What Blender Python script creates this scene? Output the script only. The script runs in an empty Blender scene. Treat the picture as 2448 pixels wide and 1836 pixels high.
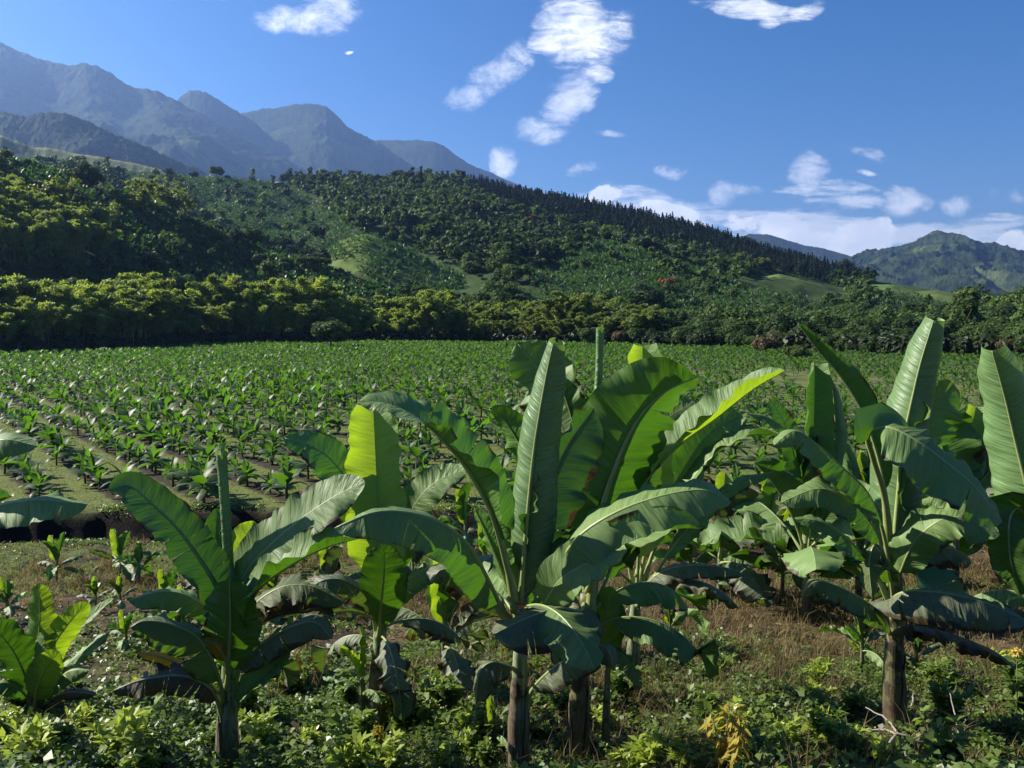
import bpy, math, random
import numpy as np
from mathutils import Vector
R = math.radians
S = bpy.context.scene
COL = S.collection

# ------------------------------------------------------------------ camera, sky, sun, exposure
F = 1959.0                      # focal length in pixels of the 2448 px wide photograph
CAMZ = 6.0
PITCH = R(4.32)
cam_d = bpy.data.cameras.new('camera'); cam = bpy.data.objects.new('camera', cam_d); COL.objects.link(cam)
cam.location = (0, 0, CAMZ); cam.rotation_euler = (R(90) - PITCH, 0, 0)
cam_d.sensor_width = 36; cam_d.lens = 36 * F / 2448; cam_d.clip_start = 0.1; cam_d.clip_end = 60000
S.camera = cam
S.view_settings.view_transform = 'Standard'; S.view_settings.look = 'None'
S.view_settings.gamma = 1; S.view_settings.exposure = 1.36
S.view_settings.use_curve_mapping = False
cy = S.cycles
cy.max_bounces = 6; cy.diffuse_bounces = 2; cy.glossy_bounces = 2; cy.transmission_bounces = 4
cy.volume_bounces = 1; cy.transparent_max_bounces = 8; cy.use_denoising = True
cy.caustics_reflective = False; cy.caustics_refractive = False

SUN_AZ = -72.0                  # degrees from the viewing direction, to the left
SUN_EL = 34.0
def at(px, py, Y):
    """point of the ray through photograph pixel (px, py) at ground distance Y"""
    xc = (px - 1224) / F; yc = -(py - 918) / F
    dy = math.cos(PITCH) + yc * math.sin(PITCH); dz = -math.sin(PITCH) + yc * math.cos(PITCH)
    t = Y / dy
    return Vector((xc * t, Y, CAMZ + dz * t))
def proj(x, y, z):
    zf = y * math.cos(PITCH) - (z - CAMZ) * math.sin(PITCH)
    up = y * math.sin(PITCH) + (z - CAMZ) * math.cos(PITCH)
    return 1224 + F * x / zf, 918 - F * up / zf

class NT:
    """small helper to write node trees"""
    def __init__(s, tree): s.t = tree; tree.nodes.clear()
    def n(s, kind, **kw):
        nd = s.t.nodes.new('ShaderNode' + kind)
        for k, v in kw.items():
            if k.startswith('i_'):
                key = k[2:]
                key = int(key) if key.isdigit() else key.replace('_', ' ')
                nd.inputs[key].default_value = v
            else: setattr(nd, k, v)
        return nd
    def l(s, a, b): s.t.links.new(a, b)
    def math(s, op, a, b=None, c=None, clamp=False):
        nd = s.t.nodes.new('ShaderNodeMath'); nd.operation = op; nd.use_clamp = clamp
        for i, v in enumerate((a, b, c)):
            if v is None: continue
            if isinstance(v, (int, float)): nd.inputs[i].default_value = v
            else: s.l(v, nd.inputs[i])
        return nd.outputs[0]
    def mix(s, fac, a, b, mode='MIX'):
        nd = s.t.nodes.new('ShaderNodeMix'); nd.data_type = 'RGBA'; nd.blend_type = mode
        for i, v in ((0, fac), (6, a), (7, b)):
            if isinstance(v, (int, float)): nd.inputs[i].default_value = v
            elif isinstance(v, tuple): nd.inputs[i].default_value = (*v, 1)
            else: s.l(v, nd.inputs[i])
        return nd.outputs[2]
    def ramp(s, fac, stops, interp='LINEAR'):
        nd = s.t.nodes.new('ShaderNodeValToRGB'); cr = nd.color_ramp; cr.interpolation = interp
        while len(cr.elements) < len(stops): cr.elements.new(0.5)
        for e, (p, c) in zip(cr.elements, stops):
            e.position = p; e.color = (*c, 1) if isinstance(c, tuple) else (c, c, c, 1)
        s.l(fac, nd.inputs[0]); return nd.outputs[0]
    def noise(s, vec, scale, detail=4, rough=0.55, w=None, dist=0.0):
        nd = s.n('TexNoise'); nd.inputs['Scale'].default_value = scale; nd.inputs['Detail'].default_value = detail
        nd.inputs['Roughness'].default_value = rough; nd.inputs['Distortion'].default_value = dist
        if vec is not None: s.l(vec, nd.inputs['Vector'])
        return nd.outputs[0]
    def smooth(s, v, lo, hi):
        nd = s.n('MapRange', interpolation_type='SMOOTHSTEP'); s.l(v, nd.inputs[0])
        nd.inputs[1].default_value = lo; nd.inputs[2].default_value = hi; return nd.outputs[0]

# world: physical sky with the clouds of the day, placed by direction
W = bpy.data.worlds.new('World'); S.world = W; W.use_nodes = True
g = NT(W.node_tree)
sky = g.n('TexSky', sky_type='NISHITA', sun_disc=False, sun_elevation=R(SUN_EL), sun_rotation=R(SUN_AZ),
          altitude=1200.0, air_density=1.0, dust_density=0.7, ozone_density=2.2)
tc = g.n('TexCoord'); sep = g.n('SeparateXYZ'); g.l(tc.outputs['Generated'], sep.inputs[0])
ysafe = g.math('MAXIMUM', sep.outputs[1], 0.02)
u = g.math('DIVIDE', sep.outputs[0], ysafe); v = g.math('DIVIDE', sep.outputs[2], ysafe)
front = g.smooth(sep.outputs[1], 0.05, 0.3)
cmb = g.n('CombineXYZ'); g.l(u, cmb.inputs[0]); g.l(v, cmb.inputs[1])
uv = cmb.outputs[0]
def uvdir(px, py):
    p = at(px, py, 1.0); return p.x, p.z - CAMZ
wn = g.n('TexNoise'); wn.inputs['Scale'].default_value = 9; wn.inputs['Detail'].default_value = 3; g.l(uv, wn.inputs['Vector'])
wsp = g.n('SeparateColor'); g.l(wn.outputs['Color'], wsp.inputs[0])
uw = g.math('ADD', u, g.math('MULTIPLY', g.math('SUBTRACT', wsp.outputs[0], .5), .085)); vw = g.math('ADD', v, g.math('MULTIPLY', g.math('SUBTRACT', wsp.outputs[1], .5), .06))
def blob(px, py, rx, ry, rot=0.0, amp=1.0):
    """soft elliptical mask of a cloud (pixel radii of the photograph)"""
    cu, cv = uvdir(px, py); ru, rv = rx / F, ry / F
    c, s_ = math.cos(R(rot)), math.sin(R(rot))
    du = g.math('SUBTRACT', uw, cu); dv = g.math('SUBTRACT', vw, cv)
    a = g.math('ADD', g.math('MULTIPLY', du, c / ru), g.math('MULTIPLY', dv, s_ / ru))
    b = g.math('ADD', g.math('MULTIPLY', du, -s_ / rv), g.math('MULTIPLY', dv, c / rv))
    r2 = g.math('ADD', g.math('MULTIPLY', a, a), g.math('MULTIPLY', b, b))
    k = g.math('MULTIPLY', g.math('SUBTRACT', 1.0, r2), amp)
    return g.math('MAXIMUM', k, 0.0)
def total(lst):
    o = lst[0]
    for b in lst[1:]: o = g.math('MAXIMUM', o, b)
    return o
def stretch(sx, sy, rot=0.0):
    m = g.n('Mapping'); g.l(uv, m.inputs['Vector']); m.inputs['Scale'].default_value = (sx, sy, 1)
    m.inputs['Rotation'].default_value = (0, 0, R(rot)); return m.outputs[0]
def layer(blobs, nz, lo, hi, gain=1.0, namp=3.6):
    m = total(blobs)
    d = g.math('ADD', g.math('MULTIPLY', m, gain), g.math('MULTIPLY', g.math('SUBTRACT', nz, 0.5), namp))
    d = g.math('ADD', d, g.math('MULTIPLY', g.math('SUBTRACT', g.noise(stretch(1, 1.6, 10), 95, 5, .65), .5), 1.1))
    return g.math('MULTIPLY', g.smooth(d, lo, hi), g.smooth(m, 0.0, 0.45))
fl = g.noise(stretch(1, 1.5), 26, 7, 0.62, dist=0.5)          # fluffy
fl2 = g.noise(stretch(1, 1.3, 20), 15, 8, 0.68, dist=0.9)
rows = g.noise(stretch(1.0, 3.2, -8), 20, 7, 0.66, dist=0.7)  # rippled altocumulus
st = g.noise(stretch(1, 6, 3), 7, 6, 0.6, dist=0.3)           # flat stratus
C1 = layer([blob(1390, 75, 125, 95, -15, 1.15), blob(1425, 165, 60, 34, -10), blob(1330, 90, 70, 40), blob(1480, 60, 80, 50, 20, .8)], rows, 0.12, 2.1, 1.45)
C2 = layer([blob(1200, 165, 120, 62, 42, 1.0), blob(1120, 245, 75, 42, 15, .95), blob(1240, 130, 60, 45, 0, .9),
            blob(1350, 240, 120, 62, 52, 1.0), blob(1285, 305, 80, 45, 10, 1.0), blob(1390, 225, 60, 60, 20, .8),
            blob(740, 20, 155, 40, 12, 1.1), blob(650, 45, 70, 30, 0, .85), blob(800, 10, 90, 60, 0, 1.1),
            blob(1610, 400, 62, 26, 0, 1.0), blob(1210, 385, 46, 46, 40, 1.15), blob(1750, 470, 55, 32, 12, 1.1),
            blob(1930, 425, 62, 62, 50, .9), blob(2150, 485, 70, 46, 10, 1.25), blob(2270, 490, 60, 36, -5, 1.05),
            blob(2400, 470, 70, 28, 0, .6), blob(2070, 415, 36, 10, 0, 1), blob(1460, 310, 40, 12, 0, .6), blob(1380, 395, 50, 18, 0, .6),
            blob(838, 112, 20, 6, 0, 1.5), blob(2090, 365, 80, 20, -10, .45), blob(500, 5, 60, 8, 0, .7)], fl2, 0.12, 1.85, 1.2)
C2b = layer([blob(1790, 12, 150, 34, -3, 1.25), blob(1830, 40, 60, 18, 15, 1.1), blob(1920, 20, 70, 25, 0, 1.1)], rows, 0.10, 2.0, 1.35)
band = layer([blob(1640, 505, 300, 48, -9, 1.5), blob(2000, 560, 420, 52, -4, 1.7), blob(2400, 560, 320, 50, 0, 1.5), blob(1980, 470, 220, 38, -8, .9)], st, 0.15, 1.5, .78, 6.0)
C3 = layer([blob(2060, 590, 110, 62, 20, 1.9), blob(1880, 560, 90, 42, -10, 1.6), blob(1970, 600, 100, 45, 0, 1.7), blob(1420, 470, 50, 28, 0, 1.4), blob(1600, 505, 90, 26, -5, 1.3), blob(2440, 590, 50, 40, 0, 1.3),
            blob(1780, 540, 60, 25, 0, 1.0)], fl, 0.25, .95, 1.1, 4.4)
base = sky.outputs[0]
hs = g.n('HueSaturation'); hs.inputs['Saturation'].default_value = 1.42; hs.inputs['Value'].default_value = 1.0; hs.inputs['Hue'].default_value = 0.508
g.l(base, hs.inputs['Color']); base = hs.outputs[0]
CW = 12.8   # radiance of a sunlit cloud against the sky's own scale
shade = g.smooth(g.noise(stretch(1, 1.2), 22, 5, 0.6), 0.35, 0.7)
white = g.mix(shade, (CW * 0.76, CW * 0.79, CW * 0.86), (CW * 1.02, CW * 1.02, CW * 1.0))
thin = (CW * 0.84, CW * 0.86, CW * 0.90)
o = g.mix(g.math('MULTIPLY', band, 0.74), base, thin)
o = g.mix(g.math('MULTIPLY', C1, 0.95), o, white)
o = g.mix(g.math('MULTIPLY', C2, 0.78), o, white)
o = g.mix(g.math('MULTIPLY', C2b, 0.8), o, white)
o = g.mix(g.math('MULTIPLY', C3, 0.9), o, white)
o = g.mix(front, base, o)
bg = g.n('Background'); bg.inputs[1].default_value = 0.050; g.l(o, bg.inputs[0])
W.cycles.sampling_method = 'MANUAL'; W.cycles.sample_map_resolution = 512
out = g.n('OutputWorld'); g.l(bg.outputs[0], out.inputs[0])

sun_d = bpy.data.lights.new('sun', 'SUN'); sun_d.energy = 5.0; sun_d.angle = R(0.53); sun_d.color = (1.0, 0.93, 0.80)
sun = bpy.data.objects.new('sun', sun_d); COL.objects.link(sun)
az, el = R(SUN_AZ), R(SUN_EL)
SUNV = Vector((math.sin(az) * math.cos(el), math.cos(az) * math.cos(el), math.sin(el)))
sun.rotation_euler = SUNV.to_track_quat('Z', 'Y').to_euler(); sun.location = SUNV * 50

# ------------------------------------------------------------------ helpers
rng = np.random.default_rng(7)
_perm = np.random.default_rng(11).random((256, 256))
def vnoise(x, y, seed=0):
    x = np.asarray(x, float) + seed * 17.31; y = np.asarray(y, float) + seed * 9.7
    xi = np.floor(x).astype(int); yi = np.floor(y).astype(int); fx = x - xi; fy = y - yi
    fx = fx * fx * (3 - 2 * fx); fy = fy * fy * (3 - 2 * fy)
    h = lambda i, j: _perm[i % 256, j % 256]
    return (h(xi, yi) * (1 - fx) + h(xi + 1, yi) * fx) * (1 - fy) + (h(xi, yi + 1) * (1 - fx) + h(xi + 1, yi + 1) * fx) * fy
def fbm(x, y, o=4, seed=0, gain=0.5):
    s = 0; a = 1; t = 0
    for i in range(o):
        s = s + a * (vnoise(x * 2 ** i, y * 2 ** i, seed + i) - 0.5); t += a; a *= gain
    return s / t * 2       # about -1..1
def tag(o, label=None, cat=None, group=None, kind=None):
    if label: o['label'] = label
    if cat: o['category'] = cat
    if group: o['group'] = group
    if kind: o['kind'] = kind
    return o
def make_mesh(name, V, quads=None, tris=None, mats=(), smooth=False, uv=None, attrs=None, midx=None):
    """V (n,3); quads (m,4); tris (k,3); uv / attrs per vertex"""
    me = bpy.data.meshes.new(name)
    V = np.asarray(V, np.float32)
    me.vertices.add(len(V)); me.vertices.foreach_set('co', V.ravel())
    q = np.zeros((0, 4), np.int32) if quads is None else np.asarray(quads, np.int32).reshape(-1, 4)
    t = np.zeros((0, 3), np.int32) if tris is None else np.asarray(tris, np.int32).reshape(-1, 3)
    loops = np.concatenate([q.ravel(), t.ravel()]).astype(np.int32)
    me.loops.add(len(loops)); me.loops.foreach_set('vertex_index', loops)
    st_ = np.concatenate([np.arange(len(q)) * 4, len(q) * 4 + np.arange(len(t)) * 3]).astype(np.int32)
    me.polygons.add(len(st_)); me.polygons.foreach_set('loop_start', st_)
    if midx is not None: me.polygons.foreach_set('material_index', np.asarray(midx, np.int32))
    if smooth: me.polygons.foreach_set('use_smooth', np.ones(len(st_), bool))
    if uv is not None:
        l = me.uv_layers.new(name='UVMap'); l.data.foreach_set('uv', np.asarray(uv, np.float32)[loops].ravel())
    for k, a in (attrs or {}).items():
        at_ = me.attributes.new(k, 'FLOAT', 'POINT'); at_.data.foreach_set('value', np.asarray(a, np.float32))
    for m in mats: me.materials.append(m)
    me.update(calc_edges=True); me.validate()
    return me
def link(name, me, parent=None, loc=None):
    o = bpy.data.objects.new(name, me); COL.objects.link(o)
    if parent is not None: o.parent = parent
    if loc is not None: o.location = loc
    return o
def empty(name, loc):
    o = bpy.data.objects.new(name, None); COL.objects.link(o); o.location = loc; o.empty_display_size = .3
    return o
def new_mat(name):
    m = bpy.data.materials.new(name); m.use_nodes = True; return m, NT(m.node_tree)
class Bag:
    """collects vertices and faces of one mesh"""
    def __init__(s): s.V = []; s.Q = []; s.T = []; s.A = []; s.U = []; s.M = []; s.MT = []; s.n = 0
    def add(s, V, Q=None, T=None, tint=0.5, uv=None, mat=0):
        V = np.asarray(V, float).reshape(-1, 3); s.V.append(V)
        if Q is not None and len(Q): Q = np.asarray(Q).reshape(-1, 4); s.Q.append(Q + s.n); s.M.append(np.full(len(Q), mat))
        if T is not None and len(T): T = np.asarray(T).reshape(-1, 3); s.T.append(T + s.n); s.MT.append(np.full(len(T), mat))
        s.A.append(np.broadcast_to(np.asarray(tint, float), (len(V),)).copy())
        s.U.append(np.zeros((len(V), 2)) if uv is None else np.asarray(uv, float).reshape(-1, 2))
        s.n += len(V)
    def arrays(s):
        V = np.concatenate(s.V); Q = np.concatenate(s.Q) if s.Q else np.zeros((0, 4), int)
        T = np.concatenate(s.T) if s.T else np.zeros((0, 3), int)
        return V, Q, T, np.concatenate(s.A), np.concatenate(s.U), np.concatenate((s.M or [np.zeros(0)]) + (s.MT or [np.zeros(0)]))
    def mesh(s, name, mats, smooth=False):
        V, Q, T, A, U, M = s.arrays()
        return make_mesh(name, V, Q, T, mats, smooth, U, {'tint': A}, M)
def tube(path, rad, k=8, cap=True):
    P = np.asarray([tuple(p) for p in path], float); n = len(P); rad = np.broadcast_to(np.asarray(rad, float), (n,))
    T = np.gradient(P, axis=0); T /= np.linalg.norm(T, axis=1)[:, None] + 1e-9
    ref = np.array([0.31, 0.95, 0.05]) if abs(T[0][2]) > .7 else np.array([0, 0, 1.0])
    B = np.cross(T, ref); B /= np.linalg.norm(B, axis=1)[:, None] + 1e-9; N = np.cross(B, T)
    a = np.arange(k) * 2 * math.pi / k
    V = P[:, None] + rad[:, None, None] * (np.cos(a)[None, :, None] * B[:, None] + np.sin(a)[None, :, None] * N[:, None])
    i, j = np.meshgrid(np.arange(n - 1), np.arange(k), indexing='ij'); j2 = (j + 1) % k
    Q = np.stack([i * k + j, i * k + j2, (i + 1) * k + j2, (i + 1) * k + j], -1).reshape(-1, 4)
    V = V.reshape(-1, 3)
    T3 = []
    if cap:
        V = np.vstack([V, P[0], P[-1]]); c0, c1 = n * k, n * k + 1
        T3 = [(c0, (q + 1) % k, q) for q in range(k)] + [(c1, (n - 1) * k + q, (n - 1) * k + (q + 1) % k) for q in range(k)]
    return V, Q, T3
def quads_at(P, X, Y_):
    """one quad centred on each point, half axes X and Y_"""
    n = len(P); V = np.stack([P - X - Y_, P + X - Y_, P + X + Y_, P - X + Y_], 1).reshape(-1, 3)
    return V, np.arange(n * 4).reshape(-1, 4)
def unit(n, r=rng):
    v_ = r.normal(size=(n, 3)); return v_ / np.linalg.norm(v_, axis=1)[:, None]
def replicate(arr, pos, rot, scl, tilt=None):
    """copies of a prototype (V,Q,T,A) at many places -> big arrays"""
    V, Q, T, A = arr[:4]; n = len(pos); m = len(V)
    c, s_ = np.cos(rot), np.sin(rot)
    scl = np.asarray(scl); sc = scl if scl.ndim == 2 else np.stack([scl] * 3, 1)
    X = V[None] * sc[:, None]
    x = X[..., 0] * c[:, None] - X[..., 1] * s_[:, None]; y = X[..., 0] * s_[:, None] + X[..., 1] * c[:, None]
    P = np.stack([x, y, X[..., 2]], -1) + pos[:, None]
    off = (np.arange(n) * m)[:, None, None]
    return P.reshape(-1, 3), (Q[None] + off).reshape(-1, 4), (T[None] + off).reshape(-1, 3), np.tile(A, n)

# ------------------------------------------------------------------ materials
def foliage_mat(name, dark, light, trans=0.35, tcol=None, rough=0.55, spec=0.25, nscale=0.12, objvar=0.25):
    m, g = new_mat(name)
    a = g.n('Attribute', attribute_name='tint'); oi = g.n('ObjectInfo')
    geo = g.n('NewGeometry'); nz = g.noise(geo.outputs['Position'], nscale, 3)
    f = g.math('ADD', g.math('MULTIPLY', a.outputs['Fac'], 0.75), g.math('MULTIPLY', g.math('SUBTRACT', nz, 0.5), 0.9))
    f = g.math('ADD', f, g.math('MULTIPLY', g.math('SUBTRACT', oi.outputs['Random'], 0.5), objvar), clamp=True)
    c = g.mix(f, dark, light)
    p = g.n('BsdfPrincipled'); g.l(c, p.inputs['Base Color']); p.inputs['Roughness'].default_value = rough
    p.inputs['Specular IOR Level'].default_value = spec
    tr = g.n('BsdfTranslucent')
    if tcol is None: tcol = (min(1, light[0] * 2.2), min(1, light[1] * 2.2), light[2] * 0.9)
    tc_ = g.mix(f, (tcol[0] * .5, tcol[1] * .55, tcol[2] * .5), tcol); g.l(tc_, tr.inputs[0])
    mx = g.n('MixShader'); mx.inputs[0].default_value = trans
    g.l(p.outputs[0], mx.inputs[1]); g.l(tr.outputs[0], mx.inputs[2])
    o = g.n('OutputMaterial'); g.l(mx.outputs[0], o.inputs[0]); return m
def bark_mat(name, a, b, scale=6):
    m, g = new_mat(name); tcx = g.n('TexCoord'); mp = g.n('Mapping'); mp.inputs['Scale'].default_value = (1, 1, .25)
    g.l(tcx.outputs['Object'], mp.inputs['Vector'])
    nz = g.noise(mp.outputs[0], scale, 6); p = g.n('BsdfPrincipled'); g.l(g.mix(nz, a, b), p.inputs['Base Color'])
    p.inputs['Roughness'].default_value = .85; bp = g.n('Bump'); bp.inputs['Strength'].default_value = .5; g.l(nz, bp.inputs['Height'])
    g.l(bp.outputs[0], p.inputs['Normal']); o = g.n('OutputMaterial'); g.l(p.outputs[0], o.inputs[0]); return m
M_TREE = foliage_mat('tree_leaves', (.022, .044, .015), (.085, .135, .035), .22, None, .6, .12)
M_DARK = foliage_mat('dark_tree_leaves', (.012, .026, .011), (.045, .076, .024), .15, None, .65, .1)
M_PINE = foliage_mat('pine_needles', (.010, .022, .014), (.030, .050, .026), .10)
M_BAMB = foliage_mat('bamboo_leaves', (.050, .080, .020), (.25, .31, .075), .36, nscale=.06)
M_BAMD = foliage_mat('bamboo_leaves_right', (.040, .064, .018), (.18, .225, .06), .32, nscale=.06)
M_BAN = foliage_mat('banana_leaves_far', (.020, .048, .018), (.095, .150, .055), .42, (.15, .34, .018), .5, .3, .5, .4)
M_BANH = foliage_mat('banana_leaves_hillside', (.022, .048, .020), (.11, .155, .065), .28, (.10, .24, .03), .5, .3, .12)
M_RED = foliage_mat('red_blossom', (.05, .05, .02), (.24, .065, .03), .25, (.3, .08, .03), .6, .1)
M_RUST = foliage_mat('rusty_leaves', (.045, .038, .018), (.11, .085, .038), .25)
M_BARK = bark_mat('bark', (.05, .04, .03), (.16, .13, .10))
M_CULM = bark_mat('bamboo_culm', (.10, .11, .04), (.22, .22, .10))
M_STEMF = bark_mat('young_stem', (.05, .045, .02), (.12, .14, .05), 20)
# ------------------------------------------------------------------ ground
RD = R(38.2)                                   # the planted rows run 38 degrees left of the view
RN = (math.cos(RD), math.sin(RD)); RT = (-math.sin(RD), math.cos(RD))
def ground_at(px, py, z=0.0):
    p = at(px, py, 1.0); k = (z - CAMZ) / (p.z - CAMZ); return p.x * k, k
_ga = ground_at(278, 1052); _gb = ground_at(148, 1052)
ROWQ0 = _ga[0] * RN[0] + _ga[1] * RN[1]        # a grass lane between two rows
ROWD = 2.15
EDGE = [(-400, 862), (0, 852), (300, 838), (500, 827), (800, 822), (1100, 822), (1400, 826), (1700, 833), (1900, 841), (2200, 852), (2500, 862), (2900, 875)]
_eu = []; _ey = []
for a_, b_ in EDGE:
    x_, y_ = ground_at(a_, b_); _eu.append(x_ / y_); _ey.append(y_)
def edgeY(u_): return np.interp(u_, _eu, _ey)  # distance of the field's far edge in direction u
def ground_z(x, y):
    x = np.asarray(x, float); y = np.asarray(y, float)
    prof = np.interp(y, [-40, 0, 2, 7.5, 13, 20, 23.6, 24.3, 25.3, 25.75, 26.2, 30], [5, 4.5, 4.4, 1.6, .75, -.3, -.42, -1.0, -1.0, -.12, 0.02, 0])
    n = fbm(x * .35, y * .35, 4, 3) * .12 * np.interp(y, [0, 22, 30, 60], [1, 1, .35, .25]) + fbm(x * 1.9, y * 1.9, 3, 5) * .05 * np.interp(y, [20, 30], [1, .6])
    yy = y + fbm(x * .5, y * 0 + .3, 3, 8) * .35
    prof = np.interp(yy, [-40, 0, 2, 7.5, 13, 20, 23.6, 24.3, 25.3, 25.75, 26.2, 30], [5, 4.5, 4.4, 1.6, .75, -.3, -.42, -1.0, -1.0, -.12, 0.02, 0])
    return prof + n * np.clip((400 - y) / 300, 0, 1)
def soft_axis(lo, hi, fine_lo, fine_hi, step, grow):
    a = list(np.arange(fine_lo, fine_hi, step)); s_ = step
    v_ = fine_hi
    while v_ < hi: a.append(v_); s_ *= grow; v_ += s_
    a.append(hi); s_ = step; v_ = fine_lo - step
    while v_ > lo: a.insert(0, v_); s_ *= grow; v_ -= s_
    a.insert(0, lo); return np.array(a)
gx = soft_axis(-12000, 12000, -24, 24, .16, 1.09); gy = soft_axis(-60, 14000, 4.5, 30, .13, 1.045)
GX, GY = np.meshgrid(gx, gy); GZ = ground_z(GX, GY)
nx_, ny_ = len(gx), len(gy)
i_, j_ = np.meshgrid(np.arange(ny_ - 1), np.arange(nx_ - 1), indexing='ij')
Q = np.stack([i_ * nx_ + j_, i_ * nx_ + j_ + 1, (i_ + 1) * nx_ + j_ + 1, (i_ + 1) * nx_ + j_], -1).reshape(-1, 4)
m, g = new_mat('ground'); geo = g.n('NewGeometry'); sp = g.n('SeparateXYZ'); pos = geo.outputs['Position']; g.l(pos, sp.inputs[0])
X_, Y_ = sp.outputs[0], sp.outputs[1]
n1 = g.noise(pos, 1.3, 6, .6); n2 = g.noise(pos, 9, 5, .65); n3 = g.noise(pos, .25, 4, .5); n4 = g.noise(pos, 40, 3, .6)
grass = g.mix(n2, (.045, .065, .018), (.17, .20, .06)); grass = g.mix(g.smooth(n1, .5, .75), grass, (.10, .085, .045))
soil = g.mix(n2, (.014, .011, .009), (.060, .045, .034))
straw = g.mix(n4, (.04, .027, .015), (.17, .115, .062))
q_ = g.math('ADD', g.math('MULTIPLY', X_, RN[0]), g.math('MULTIPLY', Y_, RN[1]))
fr = g.math('FRACT', g.math('ADD', g.math('DIVIDE', g.math('SUBTRACT', q_, ROWQ0), ROWD), g.math('MULTIPLY', g.math('SUBTRACT', n1, .5), .22)))
tri = g.math('MULTIPLY', g.math('ABSOLUTE', g.math('SUBTRACT', fr, .5)), 2)      # 0 on the plant row, 1 in the lane
rowm = g.smooth(g.math('ADD', tri, g.math('MULTIPLY', g.math('SUBTRACT', n2, .5), .6)), .42, .12)
uu_ = g.math('DIVIDE', X_, g.math('MAXIMUM', Y_, 1)); rowk = g.math('SUBTRACT', 1.0, g.math('MULTIPLY', g.smooth(uu_, -.35, .15), .72))
fieldc = g.mix(g.math('MULTIPLY', rowm, rowk), grass, soil)
bare = g.math('MULTIPLY', g.smooth(n3, .55, .68), g.smooth(g.math('ADD', g.math('DIVIDE', X_, g.math('MAXIMUM', Y_, 1)), 0), .12, .35))
fieldc = g.mix(g.math('MULTIPLY', bare, .8), fieldc, (.075, .055, .04))
near = g.mix(g.smooth(g.math('ADD', n1, g.math('MULTIPLY', g.math('SUBTRACT', n2, .5), .4)), .42, .6), soil, straw)
near = g.mix(g.math('MULTIPLY', g.smooth(n3, .5, .68), .3), near, grass)
strip = g.math('MULTIPLY', g.smooth(Y_, 18.5, 21.5), g.smooth(X_, -2, -5))
near = g.mix(g.math('MULTIPLY', strip, g.smooth(n1, .35, .6)), near, (.075, .095, .03))
yb = g.math('ADD', Y_, g.math('MULTIPLY', g.math('SUBTRACT', n1, .5), 1.0))
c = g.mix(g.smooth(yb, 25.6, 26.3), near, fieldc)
ditch_shade = g.math('MULTIPLY', g.smooth(yb, 23.6, 24.1), g.smooth(yb, 26.15, 25.6))
c = g.mix(ditch_shade, c, g.mix(n2, (.008, .007, .006), (.026, .021, .017)))  # ditch soil, blackened to paint in the shade of the trench
c = g.mix(g.smooth(Y_, 240, 330), c, (.035, .055, .02))
p = g.n('BsdfPrincipled'); g.l(c, p.inputs['Base Color']); p.inputs['Roughness'].default_value = .95; p.inputs['Specular IOR Level'].default_value = .1
bp = g.n('Bump'); bp.inputs['Strength'].default_value = .9; bp.inputs['Distance'].default_value = .05
g.l(g.math('ADD', n2, g.math('MULTIPLY', n4, .5)), bp.inputs['Height']); g.l(bp.outputs[0], p.inputs['Normal'])
o_ = g.n('OutputMaterial'); g.l(p.outputs[0], o_.inputs[0])
gme = make_mesh('ground', np.stack([GX, GY, GZ], -1).reshape(-1, 3), Q, None, [m], True)
tag(link('ground', gme), kind='structure')

# ------------------------------------------------------------------ hills
def hill_mat(name, cols, scale, patch=None, bump=0.0, pscale=.002):
    """cols: dark, mid, light vegetation; patch: colour of open fields"""
    m, g = new_mat(name); geo = g.n('NewGeometry'); pos = geo.outputs['Position']
    a = g.noise(pos, scale, 7, .62); b = g.noise(pos, scale * 6, 4, .7)
    f = g.math('ADD', g.math('MULTIPLY', a, .65), g.math('MULTIPLY', b, .35))
    c = g.ramp(f, [(.33, cols[0]), (.5, cols[1]), (.68, cols[2])])
    if patch:
        pn = g.noise(pos, pscale, 6, .6, dist=.6); c = g.mix(g.math('MULTIPLY', g.smooth(pn, .56, .66), .75), c, patch)
    p = g.n('BsdfPrincipled'); g.l(c, p.inputs['Base Color']); p.inputs['Roughness'].default_value = .95; p.inputs['Specular IOR Level'].default_value = .05
    if bump:
        bp = g.n('Bump'); bp.inputs['Strength'].default_value = 1.0; bp.inputs['Distance'].default_value = bump
        g.l(f, bp.inputs['Height']); g.l(bp.outputs[0], p.inputs['Normal'])
    o_ = g.n('OutputMaterial'); g.l(p.outputs[0], o_.inputs[0]); return m
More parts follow.
